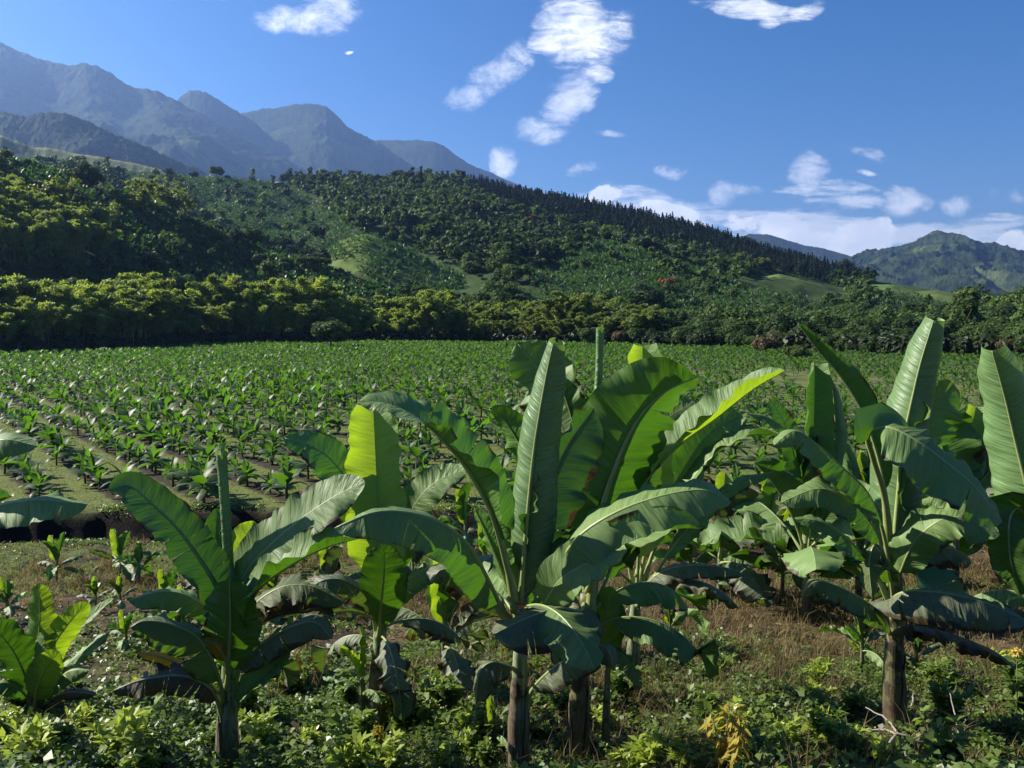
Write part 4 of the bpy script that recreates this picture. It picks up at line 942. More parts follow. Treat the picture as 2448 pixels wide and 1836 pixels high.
class Plant:
    def __init__(s, name, base_px, label, cat='banana plant', group='large banana plants of the foreground', Y=None, stem=None, r=(.12, .09), mat=None, top=None, bend=0.0):
        px, py = base_px
        if Y is None:
            ys = np.linspace(4, 26, 600); p_ = at(px, py, 1.0); xs = p_.x * ys; zz = CAMZ + (p_.z - CAMZ) * ys
            dz = zz - ground_z(xs, ys); i = int(np.nonzero(dz < 0)[0][0]) if (dz < 0).any() else 599; Y = float(ys[i])
        x = at(px, py, Y).x; s.Y = Y; z = float(ground_z(x, Y)); s.base = Vector((x, Y, z))
        s.root = empty(name, s.base); tag(s.root, label, cat, group)
        pts = [(x, Y, z - .12)] + [tuple(at(a_, b_, Y + (c_ if len(q) > 2 else 0))) for q in (stem or []) for a_, b_, c_ in [(q[0], q[1], q[2] if len(q) > 2 else 0)]]
        C, L, _ = spline(pts, 26); C = C - np.array(s.base)
        tt = np.linspace(0, 1, 26); rr = np.interp(tt, [0, .06, .3, 1], [r[0] * 1.18, r[0], (r[0] * .55 + r[1] * .45), r[1] * .72]); rr = rr * (1 + .03 * rl.normal(size=26))
        V, Q, T = tube(C, rr, 18); bg_ = Bag(); bg_.add(V, Q, T)
        s.stem = link('pseudostem', bg_.mesh('pseudostem', [mat or M_STEM], True), s.root)
        s.C, s.rr = C, rr
        for k in range(9 if r[0] > .07 else 1):              # old leaf sheaths that hug or peel off the stem
            a0 = rl.random() * 6.28; i0 = int(rl.integers(1, 9)); i1 = min(24, i0 + int(rl.integers(6, 12))); hw = .5 + .4 * rl.random()
            aa = a0 + np.linspace(-hw, hw, 7); V = []
            for q in range(i0, i1):
                f = (q - i0) / (i1 - i0); off = 1.04 + .018 * k + ((.9 if k % 3 == 0 else .2) * max(0, f - .72)) + rl.normal() * .01
                wid = 1 - .65 * f
                for a_ in (a0 + (aa - a0) * wid): V.append((C[q][0] + math.cos(a_) * rr[q] * off, C[q][1] + math.sin(a_) * rr[q] * off, C[q][2]))
            m_ = i1 - i0; I, J = np.meshgrid(np.arange(m_ - 1), np.arange(6), indexing='ij'); Q = np.stack([I * 7 + J, I * 7 + J + 1, (I + 1) * 7 + J + 1, (I + 1) * 7 + J], -1).reshape(-1, 4)
            link('sheath', make_mesh('sheath', V, Q, None, [M_SHEATH if k % 2 else (mat or M_STEM)], True), s.root)
    def leaf(s, pts, W, N, **k):
        """pts: (px, py, distance offset)"""
        P = [np.array(at(a_, b_, s.Y + c_)) - np.array(s.base) for a_, b_, c_ in pts]
        lb = k.pop('label', None); nm = k.pop('name', 'leaf')
        o = link_leaf(nm, blade(P, W, N, **k), s.root)
        if lb: o['label'] = lb
        return o
    def cigar(s, pts, r0, r1, mat='roll', frill=True):
        """a leaf still rolled up"""
        P = [np.array(at(a_, b_, s.Y + c_)) - np.array(s.base) for a_, b_, c_ in pts]; C, L, _ = spline(P, 40)
        th = np.linspace(0, 2.6 * math.pi, 34); tt = np.linspace(0, 1, 40); V = np.zeros((40, 34, 3)); uv_ = np.zeros((40, 34, 2))
        T = np.gradient(C, axis=0); T /= np.linalg.norm(T, axis=1)[:, None]; B = np.cross(T, [0, 1, 0]); B /= np.linalg.norm(B, axis=1)[:, None]; N = np.cross(B, T)
        for i in range(40):
            f = tt[i]; r_ = np.interp(f, [0, .5, 1], [r0, (r0 + r1) * .52, r1]); rad = r_ * (1 - .30 * th / th[-1]) * (1 + .12 * max(0, f - .9) * 10)
            ang = th + 2.2 * f + .4
            V[i] = C[i] + np.cos(ang)[:, None] * rad[:, None] * B[i] + np.sin(ang)[:, None] * rad[:, None] * N[i]
            V[i, :, :] += T[i] * (.10 * r_ / max(r0, r1)) * (th / th[-1])[:, None] * (f > .97)
            uv_[i, :, 0] = f * L; uv_[i, :, 1] = -.6 + 1.2 * th / th[-1]
        I, J = np.meshgrid(np.arange(39), np.arange(33), indexing='ij'); Q = np.stack([I * 34 + J, (I + 1) * 34 + J, (I + 1) * 34 + J + 1, I * 34 + J + 1], -1).reshape(-1, 4)
        b = Bag(); b.add(V.reshape(-1, 3), Q, None, .5, uv_.reshape(-1, 2), 0)
        link('rolled_leaf', b.mesh('rolled_leaf', [LM[mat], M_RIB], True), s.root)
    def fill(s, n, z, L, W, el=(20, 70), seed=0, mats=('mature', 'old'), azs=None, droop=(50, 95), nt=30, ns=6):
        """further leaves around the crown, given in metres: z = height of the crown above the base"""
        r = np.random.default_rng(seed)
        for k in range(n):
            a_ = (azs[k % len(azs)] + r.normal() * 8) if azs else 137.5 * k + r.random() * 40
            a_ = R(a_); f = k / max(1, n - 1); e = R(el[0] + (el[1] - el[0]) * f + r.normal() * 6); dr = R(droop[1] + (droop[0] - droop[1]) * f)
            tt = np.linspace(0, 1, 9); LL = L * (.85 + .3 * r.random()); ee = e - dr * np.clip((tt - .18) / .82, 0, 1) ** 1.1
            hx = np.concatenate([[0], np.cumsum(np.cos(ee[1:]) * LL / 8)]); hz = np.concatenate([[0], np.cumsum(np.sin(ee[1:]) * LL / 8)])
            zz = z * (.80 + .20 * f); cx = np.interp(zz, s.C[:, 2], s.C[:, 0]); cyy = np.interp(zz, s.C[:, 2], s.C[:, 1])
            P = np.stack([cx + hx * math.sin(a_), cyy + hx * math.cos(a_), zz - .12 * L + hz], 1)
            fo = r.choice([-.55, -.35, .35], p=[.45, .3, .25]) if f < .8 else .7
            N = (-math.sin(a_) * .6, -math.cos(a_) * .6, .8)
            mt = mats[int(r.integers(len(mats)))]
            link_leaf('leaf', blade(P, W * (.8 + .35 * r.random()), N, a=(fo, fo * 2.0), b=(fo, fo * 2.0), t0=.2, wave=.14, tears=int(r.integers(0, 5)), nt=nt, ns=ns, mat=mt, rib=.013 * (L / 1.2), twist=r.normal() * .3), s.root)
UPV = (0, -.5, .85)
# ---- A: the plant in the middle
A = Plant('banana_plant', (1238, 1852), 'tallest central banana plant with the big pale half rolled leaf', stem=[(1240, 1700), (1244, 1560), (1246, 1440)], r=(.102, .078))
A.leaf([(1250, 1500, 0), (1250, 1400, 0), (1261, 1250, 0), (1276, 1090, 0), (1292, 980, -.02), (1308, 890, -.04), (1322, 824, -.08)], .44, (.5, .9, .0), a=([.05, .05, .15, .35], [1.2, 1.5, 1.5, 2.2]), b=([0, 0, 0, .1], [2.4, 2.5, 2.9, 3.6]), t0=.10, wave=.015, tears=0, tip='blunt', mat='roll', rib=.026, nt=90, ns=20, label='tall half rolled pale leaf')
A.leaf([(1246, 1460, 0), (1218, 1350, -.1), (1185, 1240, -.25), (1152, 1172, -.32), (1105, 1100, -.42), (1037, 1027, -.5), (978, 985, -.56), (915, 962, -.6), (856, 962, -.68)], .30, (.15, -.42, .9), a=([.7, .9, .5, .3], [1.1, 1.2, .7, -.6]), b=([.3, .4, .2, .1], [.5, .5, .2, -.2]), t0=.28, wave=.07, tears=2, rib=.030, nt=80, ns=14)
A.leaf([(1244, 1500, 0), (1205, 1455, -.15), (1170, 1385, -.35), (1125, 1305, -.6), (1060, 1250, -.85), (980, 1224, -1.0), (893, 1224, -1.1), (800, 1262, -1.15)], .32, (.1, -.45, .9), a=([-.55, -.75, -.6, -.5], [-1.1, -1.35, -1.0, -.8]), b=(-.3, -.9), t0=.16, wave=.06, tears=5, rib=.028, nt=90, ns=14)
A.leaf([(1242, 1530, .05), (1200, 1470, 0), (1150, 1405, -.05), (1100, 1368, -.1), (1055, 1362, -.15), (1030, 1392, -.2)], .24, (0, -.5, .85), a=(-.4, -1.1), b=(-.3, -.8), t0=.3, wave=.08, tears=2, mat='old')
A.leaf([(1256, 1450, .05), (1262, 1370, .12), (1278, 1285, .2), (1310, 1165, .3), (1358, 1062, .42), (1420, 976, .5)], .40, (.3, -.72, .6), a=([.6, .8], [1.0, 1.4]), b=([0, -.1, -.1], [-.3, -.45, -.2]), t0=.2, wave=.10, tears=1, nt=80, ns=16, wfreq=9, mat='painted_shade')
A.leaf([(1252, 1480, 0), (1290, 1420, -.1), (1330, 1352, -.2), (1390, 1275, -.35), (1486, 1217, -.45), (1600, 1180, -.5), (1690, 1172, -.5), (1748, 1200, -.5)], .33, (0, -.5, .86), a=(-.2, -.7), b=([-.3, -.4, -.4], [-.8, -1.0, -.7]), t0=.2, wave=.07, tears=0, nt=90, ns=14, rib=.026)
A.leaf([(1250, 1520, 0), (1295, 1450, -.15), (1340, 1385, -.3), (1420, 1338, -.45), (1520, 1292, -.58), (1600, 1262, -.62), (1680, 1262, -.65)], .26, (-.05, -.7, .7), a=([.2, .3], [.3, .5]), b=([-.1, .5, .7], [-.5, .6, .9]), t0=.2, wave=.09, tears=1, nt=80, ns=12)
A.leaf([(1250, 1480, .05), (1243, 1400, .1), (1238, 1310, .14), (1236, 1200, .18)], .085, (0, 1, .1), a=(.1, .5), b=(.1, .5), t0=.2, wave=.03, tears=0, mat='fresh', tip='point', rib=.01, label='small glowing lime green inner leaf')
A.leaf([(1246, 1500, .08), (1215, 1400, .1), (1175, 1300, .12), (1135, 1215, .16)], .20, (.5, .6, .6), a=(.2, .5), b=(.2, .4), t0=.25, wave=.06, tears=0)
A.leaf([(1240, 1600, 0), (1215, 1590, -.15), (1175, 1583, -.3), (1145, 1610, -.36), (1138, 1680, -.38)], .20, (-.3, -.5, .8), a=(-.5, -1.2), b=(-.4, -1.1), t0=.22, wave=.08, tears=3, mat='old', rib=.016)
A.leaf([(1248, 1690, 0), (1275, 1640, -.15), (1330, 1590, -.3), (1400, 1553, -.42), (1448, 1545, -.5), (1468, 1600, -.52)], .22, (0, -.4, .9), a=(-.4, -1.0), b=(-.5, -1.2), t0=.2, wave=.09, tears=2, mat='old', rib=.02)
# ---- B: behind it on the right, with the thin rolled leaf
B = Plant('banana_plant', (1382, 1812), 'banana plant behind the central one with a thin pencil like rolled leaf', stem=[(1384, 1690), (1392, 1540), (1402, 1420)], r=(.108, .086), mat=M_STEM2)
B.cigar([(1408, 1400, 0), (1416, 1180, .02), (1424, 985, .02), (1431, 900, .02), (1434, 795, 0)], .045, .040)
B.leaf([(1404, 1460, 0), (1420, 1320, 0), (1434, 1225, -.03), (1456, 1150, -.05), (1488, 1068, -.08), (1530, 992, -.12), (1590, 935, -.18), (1668, 900, -.25)], .54, (-.25, .75, .6), a=([.3, .4, .2], [1.0, 1.2, .4]), b=([-.05, 0, .1], [.0, .15, .3]), t0=.22, wave=.05, tears=1, nt=90, ns=16, rib=.034)
B.leaf([(1406, 1460, .1), (1450, 1290, .15), (1530, 1165, .2), (1615, 1070, .2), (1710, 1000, .18), (1800, 930, .12), (1876, 886, .05)], .30, (.0, -.35, 1), a=([.4, .35], [.35, .3]), b=([.7, .9], [.8, 1.0]), t0=.34, wave=.06, tears=0, nt=80, ns=14, mat='fresh')
B.leaf([(1402, 1450, 0), (1396, 1440, -.35), (1388, 1458, -.7), (1340, 1452, -1.0), (1265, 1474, -1.25), (1180, 1516, -1.45)], .36, (-.2, -.5, .85), a=([-.5, -.7, -.5], [-1.0, -1.2, -.9]), b=(-.3, -.9), t0=.3, wave=.05, tears=3, nt=70, ns=14, mat='old', label='sunlit drooping leaf with a ragged brown edge')
B.leaf([(1400, 1480, .1), (1440, 1400, .2), (1480, 1300, .3), (1520, 1180, .4), (1560, 1080, .5)], .36, (-.2, .8, .5), a=(.1, .3), b=(0, .2), t0=.25, wave=.06, tears=1)
B.leaf([(1402, 1440, .1), (1385, 1250, .3), (1365, 1100, .5), (1330, 980, .6), (1290, 890, .7), (1235, 818, .75)], .42, (-.4, -.7, .5), a=([-.1, -.2, -.4], [-.3, -.4, -.9]), b=([.3, .2], [.6, .4]), t0=.34, wave=.08, tears=2, nt=70, ns=14)
B.leaf([(1402, 1440, .1), (1400, 1250, .3), (1392, 1120, .45), (1370, 1010, .5), (1335, 900, .5)], .26, (.5, .7, .4), a=(.1, .3), b=(.2, .6), t0=.3, wave=.05, tears=0)
B.leaf([(1398, 1440, .1), (1340, 1270, .35), (1275, 1120, .5), (1210, 1010, .6), (1165, 975, .65)], .26, (.3, .6, .6), a=(.1, .3), b=(.1, .3), t0=.4, wave=.08, tears=1)
A.fill(4, 1.95, 1.5, .24, (12, 40), 10, ('mature', 'old'), azs=[30, -40, 160, 75])
B.fill(4, 1.95, 1.5, .27, (15, 45), 11, ('mature', 'old'), azs=[100, 60, -60, 180])
# sucker right beside it
D = Plant('banana_sucker', (1446, 1808), 'slim sucker with one glowing leaf close right of the mossy banana stem', cat='banana plant', group='banana suckers', stem=[(1450, 1680), (1455, 1570)], r=(.052, .035))
D.leaf([(1455, 1600, 0), (1456, 1540, 0), (1450, 1480, .02), (1458, 1400, .04)], .15, (.1, 1, .1), a=(.1, .4), b=(.1, .4), t0=.15, wave=.06, tears=1, mat='fresh', rib=.012)
D.leaf([(1455, 1600, 0), (1470, 1560, -.1), (1500, 1575, -.2), (1530, 1640, -.3)], .10, UPV, a=(-.3, -.9), b=(-.3, -.9), t0=.25, rib=.01)
D.leaf([(1455, 1600, 0), (1475, 1500, .1), (1483, 1440, .12)], .09, (.2, 1, .1), a=(.1, .4), b=(.1, .4), t0=.15, rib=.01)
# ---- C: further behind on the right of B
Cp = Plant('banana_plant', (1512, 1668), 'banana plant with an upright glowing cupped leaf behind the dark translucent leaf', stem=[(1514, 1560), (1520, 1430)], r=(.11, .085))
Cp.leaf([(1520, 1470, 0), (1528, 1300, 0), (1535, 1150, 0), (1538, 1000, 0), (1536, 828, .05)], .43, (-.1, -1, .1), a=([.25, .3, .35], [.6, 1.1, 1.9]), b=([.35, .4], [.7, 1.0]), t0=.22, wave=.04, tears=0, tip='blunt', mat='fresh', nt=80, ns=16)
Cp.leaf([(1518, 1500, 0), (1530, 1430, -.1), (1570, 1372, -.2), (1640, 1352, -.3), (1720, 1355, -.35), (1780, 1372, -.4)], .20, (0, -.35, .95), a=(-.3, -.9), b=(-.4, -1.1), t0=.2, wave=.07, tears=2, mat='old')
Cp.leaf([(1520, 1440, 0), (1575, 1280, 0), (1650, 1150, -.05), (1710, 1085, -.1), (1785, 1042, -.12), (1868, 1040, -.15)], .27, (-.1, -.45, .9), a=([-.1, .1], [-.3, .1]), b=([.4, .8], [.5, 1.0]), t0=.36, wave=.08, tears=1, nt=70, ns=12)
Cp.leaf([(1520, 1440, .1), (1560, 1260, .1), (1640, 1110, .1), (1700, 1030, .1), (1785, 985, .1)], .27, (.1, -.7, .6), a=(.3, .7), b=(-.1, -.3), t0=.36, wave=.08, tears=1)
Cp.leaf([(1520, 1450, -.1), (1600, 1320, -.2), (1700, 1200, -.3), (1770, 1150, -.35), (1850, 1128, -.4)], .15, UPV, a=(-.2, -.6), b=(-.1, -.5), t0=.3, wave=.09, tears=1)
Cp.fill(4, 1.75, 1.4, .24, (20, 50), 14, ('mature', 'old'), azs=[60, 110, -100, 20])
# ---- G: the big plant on the right
G = Plant('banana_plant', (2140, 1748), 'large right banana plant with a thick mossy trunk and tall pale rolled leaf', stem=[(2136, 1600), (2142, 1450), (2138, 1340)], r=(.135, .095), mat=M_STEM2)
G.leaf([(2140, 1400, 0), (2140, 1290, .05), (2148, 1180, .1), (2160, 1060, .12), (2182, 950, .12), (2202, 865, .1), (2232, 766, .05)], .50, (.6, .8, -.1), a=([.0, .05, .2, .4], [1.2, 1.3, 1.6, 1.9]), b=([0, 0, .1], [2.3, 2.6, 3.4]), t0=.12, wave=.02, tears=0, tip='blunt', mat='roll', nt=90, ns=20, rib=.03, label='tall pale half rolled leaf lit by the sun')
G.leaf([(2138, 1380, 0), (2126, 1230, 0), (2102, 1100, .03), (2062, 985, .03), (2010, 900, 0), (1956, 838, -.03), (1907, 772, -.08)], .20, (.55, .65, .5), a=([.9, 1.1], [1.2, 1.3]), b=([.3, .5], [.6, .8]), t0=.32, wave=.04, tears=1, tip='point', nt=80, ns=12)
G.leaf([(2138, 1370, 0), (2122, 1200, -.15), (2092, 1095, -.35), (2080, 1040, -.5), (2120, 1020, -.68), (2190, 1052, -.85), (2266, 1108, -.95), (2335, 1168, -1.0), (2396, 1250, -1.0)], .42, (.35, -.85, .55), a=(-.2, -.8), b=([-.05, -.05, 0], [-.4, -.45, -.3]), t0=.50, wave=.05, tears=1, nt=90, ns=16, rib=.028, label='broad dew covered leaf arching down to the right')
G.leaf([(2138, 1385, 0), (2112, 1260, -.2), (2075, 1176, -.35), (2017, 1118, -.48), (1955, 1062, -.58), (1900, 1030, -.64), (1850, 1064, -.7)], .27, (0, -.4, .9), a=(-.35, -1.0), b=(-.2, -.8), t0=.28, wave=.05, tears=2, nt=80, ns=12)
G.leaf([(2136, 1400, -.05), (2108, 1300, -.25), (2073, 1236, -.4), (2021, 1190, -.5), (1954, 1168, -.56), (1864, 1202, -.6)], .23, (-.05, -.5, .85), a=(-.3, -.7), b=(-.2, -.7), t0=.3, wave=.07, tears=1, nt=70, ns=12)
G.leaf([(2134, 1440, -.1), (2090, 1360, -.3), (2050, 1310, -.4), (2000, 1268, -.48), (1955, 1245, -.52), (1900, 1240, -.55)], .15, UPV, a=(-.2, -.5), b=(-.2, -.6), t0=.42, wave=.07, tears=0)
G.leaf([(2140, 1400, -.1), (2180, 1305, -.3), (2235, 1250, -.45), (2290, 1236, -.52), (2345, 1258, -.55), (2392, 1278, -.6)], .26, (-.15, -.6, .75), a=(-.2, -.5), b=(-.2, -.5), t0=.12, wave=.15, tears=1, nt=80, ns=12)
G.leaf([(2142, 1400, .1), (2165, 1220, .2), (2192, 1090, .28), (2222, 990, .34), (2280, 915, .4)], .42, (.3, -.72, .6), a=([.5, .7], [.9, 1.2]), b=([0, -.1], [-.3, -.4]), t0=.32, wave=.09, tears=1, nt=80, ns=16, wfreq=10)
G.leaf([(2138, 1480, 0), (2132, 1432, -.3), (2170, 1412, -.5), (2258, 1417, -.72), (2360, 1442, -.85), (2460, 1486, -.95)], .36, (0, -.35, .95), a=(-.3, -.9), b=([-.5, -.6], [-1.1, -1.25]), t0=.14, wave=.05, tears=4, nt=90, ns=14, mat='old')
G.leaf([(2142, 1530, 0), (2160, 1495, -.3), (2258, 1510, -.5), (2365, 1550, -.65), (2425, 1590, -.7)], .24, (.1, .3, .9), a=(-.3, -.8), b=(-.4, -.9), t0=.12, wave=.05, tears=1, mat='dead')
G.leaf([(2134, 1520, 0), (2110, 1470, -.3), (2060, 1430, -.5), (2000, 1400, -.6), (1950, 1390, -.66), (1915, 1425, -.7)], .24, (0, -.35, .95), a=(-.5, -1.2), b=(-.3, -.8), t0=.14, wave=.07, tears=3, mat='yellow')
G.leaf([(2138, 1440, 0), (2120, 1340, -.3), (2095, 1300, -.45), (2078, 1340, -.52), (2085, 1430, -.55)], .22, (-.3, -.3, .9), a=(-.6, -1.3), b=(-.6, -1.3), t0=.22, wave=.10, tears=3, mat='yellow')
G.fill(3, 2.2, 1.3, .24, (15, 40), 18, ('mature', 'old'), azs=[20, 70, -20])
# ---- H: at the right edge
H = Plant('banana_plant', (2560, 1740), 'banana plant at the right picture edge with a broad pale unfurling leaf', stem=[(2545, 1560), (2530, 1420)], r=(.13, .1))
H.leaf([(2528, 1450, 0), (2490, 1290, 0), (2458, 1170, 0), (2430, 1060, 0), (2402, 945, -.05), (2372, 838, -.12)], .46, (.85, .5, -.25), a=([-.1, -.05, .1], [.3, .7, 1.3]), b=([.1, .1, .2], [2.0, 2.5, 2.9]), t0=.22, wave=.03, tears=0, tip='blunt', mat='roll', nt=90, ns=20, rib=.03)
H.leaf([(2530, 1430, 0), (2490, 1300, -.3), (2440, 1215, -.5), (2415, 1240, -.62), (2415, 1330, -.68), (2440, 1425, -.7)], .26, (.6, .6, .5), a=(.1, .2), b=(.1, .2), t0=.36, wave=.12, tears=2, mat='mature')
H.leaf([(2528, 1430, 0), (2440, 1330, .1), (2330, 1230, .2), (2250, 1190, .25), (2200, 1200, .3)], .22, UPV, a=(-.2, -.7), b=(-.2, -.7), t0=.3)
H.leaf([(2530, 1430, .1), (2540, 1200, .2), (2520, 1050, .3), (2470, 930, .3)], .3, (-.2, -.8, .5), a=(-.1, -.4), b=(.2, .5), t0=.3, mat='fresh')
H.fill(3, 2.0, 1.4, .26, (20, 50), 19, azs=[-60, 10, 60])
# ---- K: the big plant on the left
K = Plant('banana_plant', (545, 1856), 'left foreground banana plant with a slim closed leaf standing straight up', stem=[(545, 1720), (548, 1620), (550, 1530)], r=(.115, .085))
K.cigar([(551, 1560, 0), (548, 1400, 0), (540, 1250, 0), (529, 1092, 0)], .055, .050)
K.leaf([(530, 1115, -.02), (528, 1095, -.03), (534, 1080, -.05), (522, 1062, -.02)], .05, (0, -1, .3), a=(-.4, -1.2), b=(-.2, -.9), t0=.1, wave=.1, tears=0, mat='fresh', rib=.004, nt=16, ns=6, label='bright lime frill at the top of the closed leaf')
K.leaf([(547, 1600, 0), (535, 1470, -.05), (512, 1395, -.1), (470, 1326, -.16), (418, 1256, -.22), (356, 1197, -.28), (308, 1160, -.32), (256, 1172, -.38)], .23, (.2, -.6, .8), a=([-.1, 0, .1, -.3], [.1, .25, .2, -.9]), b=([.4, .5], [.8, 1.0]), mat='painted_shade', t0=.24, wave=.07, tears=3, nt=90, ns=14, rib=.026)
K.leaf([(552, 1600, 0), (560, 1470, 0), (580, 1380, -.06), (640, 1308, -.15), (720, 1240, -.22), (800, 1186, -.28), (872, 1152, -.32)], .29, (-.2, -.65, .72), a=([.15, .1], [.25, .2]), b=([-.05, -.1], [-.2, -.3]), t0=.26, wave=.05, tears=0, nt=90, ns=14, rib=.026)
K.leaf([(552, 1620, -.05), (578, 1490, -.2), (615, 1410, -.32), (695, 1350, -.45), (780, 1308, -.5), (868, 1284, -.55)], .27, (-.05, -.5, .85), a=([.2, .3], [.2, .3]), b=([.3, .8, 1.0], [.2, .9, 1.1]), t0=.26, wave=.08, tears=0, nt=80, ns=12)
K.leaf([(547, 1640, 0), (549, 1560, -.18), (552, 1480, -.32), (549, 1385, -.38)], .29, (.05, 1, .25), a=(.05, .25), b=(.1, .3), t0=.18, wave=.06, tears=1, tip='round', nt=60, ns=14, rib=.026, label='leaf seen from below glowing green against the sun')
K.leaf([(546, 1600, .1), (510, 1480, .1), (462, 1430, .06), (390, 1413, .0), (305, 1436, -.05)], .19, (0, -.4, .92), a=(-.5, -1.1), b=(-.3, -.8), t0=.3, wave=.07, tears=2)
K.leaf([(544, 1700, 0), (525, 1615, -.18), (480, 1528, -.35), (410, 1492, -.48), (345, 1484, -.55), (308, 1502, -.6)], .27, (.05, -.35, .95), a=([-.7, -.8], [-1.2, -1.3]), b=(-.3, -.9), t0=.26, wave=.05, tears=1, mat='yellow', nt=80, ns=12, label='drooping leaf with a yellow and brown tip')
K.leaf([(542, 1730, 0), (518, 1665, -.15), (485, 1632, -.25), (425, 1614, -.35), (335, 1626, -.45), (268, 1652, -.5)], .19, (0, -.4, .92), a=(-.5, -1.1), b=(-.3, -.9), t0=.24, wave=.09, tears=5, mat='dead', nt=70, label='withered grey brown leaf')
K.leaf([(550, 1660, 0), (580, 1578, -.1), (640, 1528, -.2), (700, 1496, -.28), (755, 1488, -.32), (795, 1528, -.36)], .22, (0, -.4, .92), a=(-.25, -.7), b=(-.5, -1.15), t0=.2, wave=.07, tears=3, mat='old', nt=70)
K.leaf([(550, 1720, 0), (580, 1665, -.1), (630, 1614, -.15), (665, 1580, -.15), (695, 1540, -.15)], .15, (.4, -.3, .8), a=(.5, .6), b=(.3, .5), t0=.2, wave=.05, tears=0)
K.leaf([(551, 1600, .1), (590, 1470, .12), (660, 1408, .12), (740, 1400, .1), (825, 1440, .08)], .23, (0, -.3, .95), a=(-.2, -.6), b=(-.4, -1.1), t0=.22, wave=.08, tears=4, mat='yellow', nt=70)
K.leaf([(547, 1610, -.12), (535, 1568, -.2), (512, 1538, -.26), (482, 1532, -.3)], .085, (0, -.8, .6), a=(.1, -.2), b=(-.2, -.6), t0=.3, mat='orange', tears=1, nt=40, label='small bright orange dying leaf')
K.leaf([(544, 1690, -.05), (510, 1640, -.1), (450, 1600, -.15), (390, 1572, -.2), (330, 1560, -.25)], .085, (0, -.6, .8), a=(-.3, -.9), b=(-.2, -.6), t0=.4, mat='orange', tears=2, nt=50)
K.fill(2, 1.5, 1.1, .2, (10, 30), 23, ('old', 'dead'), azs=[30, 80])
# ---- M: between left and middle, behind
Mp = Plant('banana_plant', (905, 1752), 'banana plant with a glowing yellow green upright leaf between the left and central plants', stem=[(902, 1640), (908, 1540), (906, 1440)], r=(.12, .085))
Mp.leaf([(906, 1480, 0), (906, 1360, 0), (904, 1225, 0), (899, 1110, .02), (892, 972, .06)], .40, (-.12, -1, .12), a=([.3, .35], [.8, 1.5]), b=([.25, .3], [.5, .8]), t0=.20, wave=.04, tears=0, tip='blunt', mat='fresh', nt=80, ns=16, label='cupped upright leaf glowing yellow green')
Mp.leaf([(904, 1520, .1), (886, 1350, .15), (855, 1200, .15), (800, 1108, .12), (741, 1064, .1), (676, 1046, .08)], .26, (.3, -.6, .7), a=(-.1, -.4), b=(.2, .4), t0=.34, wave=.06, tears=1, nt=70)
Mp.leaf([(908, 1520, .1), (940, 1350, .2), (975, 1240, .2), (1030, 1160, .2), (1120, 1118, .2)], .24, (-.1, -.6, .75), a=(.1, .3), b=(-.1, -.4), t0=.3, wave=.08, tears=1, nt=70)
Mp.leaf([(906, 1520, -.05), (912, 1440, -.25), (918, 1380, -.4), (920, 1300, -.5)], .27, (.05, 1, .3), a=(.05, .3), b=(.05, .3), t0=.15, wave=.06, tears=1, nt=50)
Mp.leaf([(904, 1530, 0), (880, 1430, -.2), (830, 1390, -.35), (780, 1385, -.45), (730, 1410, -.5)], .22, UPV, a=(-.4, -1.0), b=(-.3, -.8), t0=.25, wave=.07, tears=2, mat='old')
Mp.leaf([(908, 1520, 0), (945, 1420, -.1), (1000, 1368, -.15), (1060, 1352, -.2), (1110, 1380, -.2)], .20, (0, -.3, .95), a=(-.2, -.7), b=(-.5, -1.1), t0=.25, wave=.07, tears=2)
Mp.fill(5, 1.55, 1.2, .2, (5, 40), 27, ('mature', 'old', 'yellow'), azs=[-80, 150, 60, -130, 20])
S1 = Plant('banana_sucker', (866, 1752), 'small sucker with drooping little leaves left of the glowing leaf plant', group='banana suckers', stem=[(866, 1690), (865, 1620)], r=(.045, .03))
S1.fill(6, .62, .62, .085, (25, 85), 31, ('mature', 'fresh'), droop=(20, 90))
# ---- left edge
Lp = Plant('banana_plant', (-165, 1800), 'banana plant outside the left edge whose two leaves reach into the picture', stem=[(-160, 1600), (-150, 1420)], r=(.12, .09))
Lp.leaf([(-150, 1450, 0), (-125, 1250, -.1), (-70, 1110, -.2), (0, 1052, -.3), (88, 1066, -.35)], .24, (0, -.6, .8), a=(-.2, -.6), b=(-.4, -.9), t0=.3, wave=.06, tears=0)
Lp.leaf([(-150, 1480, 0), (-110, 1320, -.1), (-40, 1225, -.2), (60, 1196, -.3), (140, 1198, -.35), (210, 1206, -.4)], .30, (0, -.4, .9), a=(-.2, -.7), b=([-.5, -.5], [-1.0, -.9]), t0=.25, wave=.09, tears=1, nt=80)
Lp.fill(4, 2.0, 1.5, .26, (20, 60), 33, azs=[-120, -60, 180, 0])
# ---- O: low plant right behind the left one
O = Plant('banana_plant', (522, 1600), 'low plant with bright upright leaves directly behind the closed slim leaf', stem=[(522, 1520), (524, 1440)], r=(.09, .065))
O.leaf([(524, 1470, 0), (505, 1400, 0), (480, 1330, 0), (455, 1236, .02)], .19, (-.1, -1, .2), a=(.2, .6), b=(.2, .5), t0=.2, mat='fresh', tears=0)
O.leaf([(526, 1470, 0), (545, 1400, 0), (570, 1330, 0), (608, 1246, .02)], .27, (.1, -1, .2), a=(.2, .4), b=(.2, .4), t0=.2, mat='fresh', tears=0)
O.leaf([(524, 1470, .05), (520, 1380, .05), (515, 1300, .05), (520, 1215, .05)], .2, (-.2, -1, .2), a=(.3, .6), b=(.3, .6), t0=.2, tears=0)
O.leaf([(524, 1480, -.1), (500, 1380, -.2), (520, 1330, -.25), (580, 1350, -.25)], .15, UPV, a=(-.2, -.5), b=(-.3, -.8), t0=.3)
O.fill(5, 1.2, 1.1, .2, (10, 45), 35, azs=[-90, 90, 150, -40, 30])
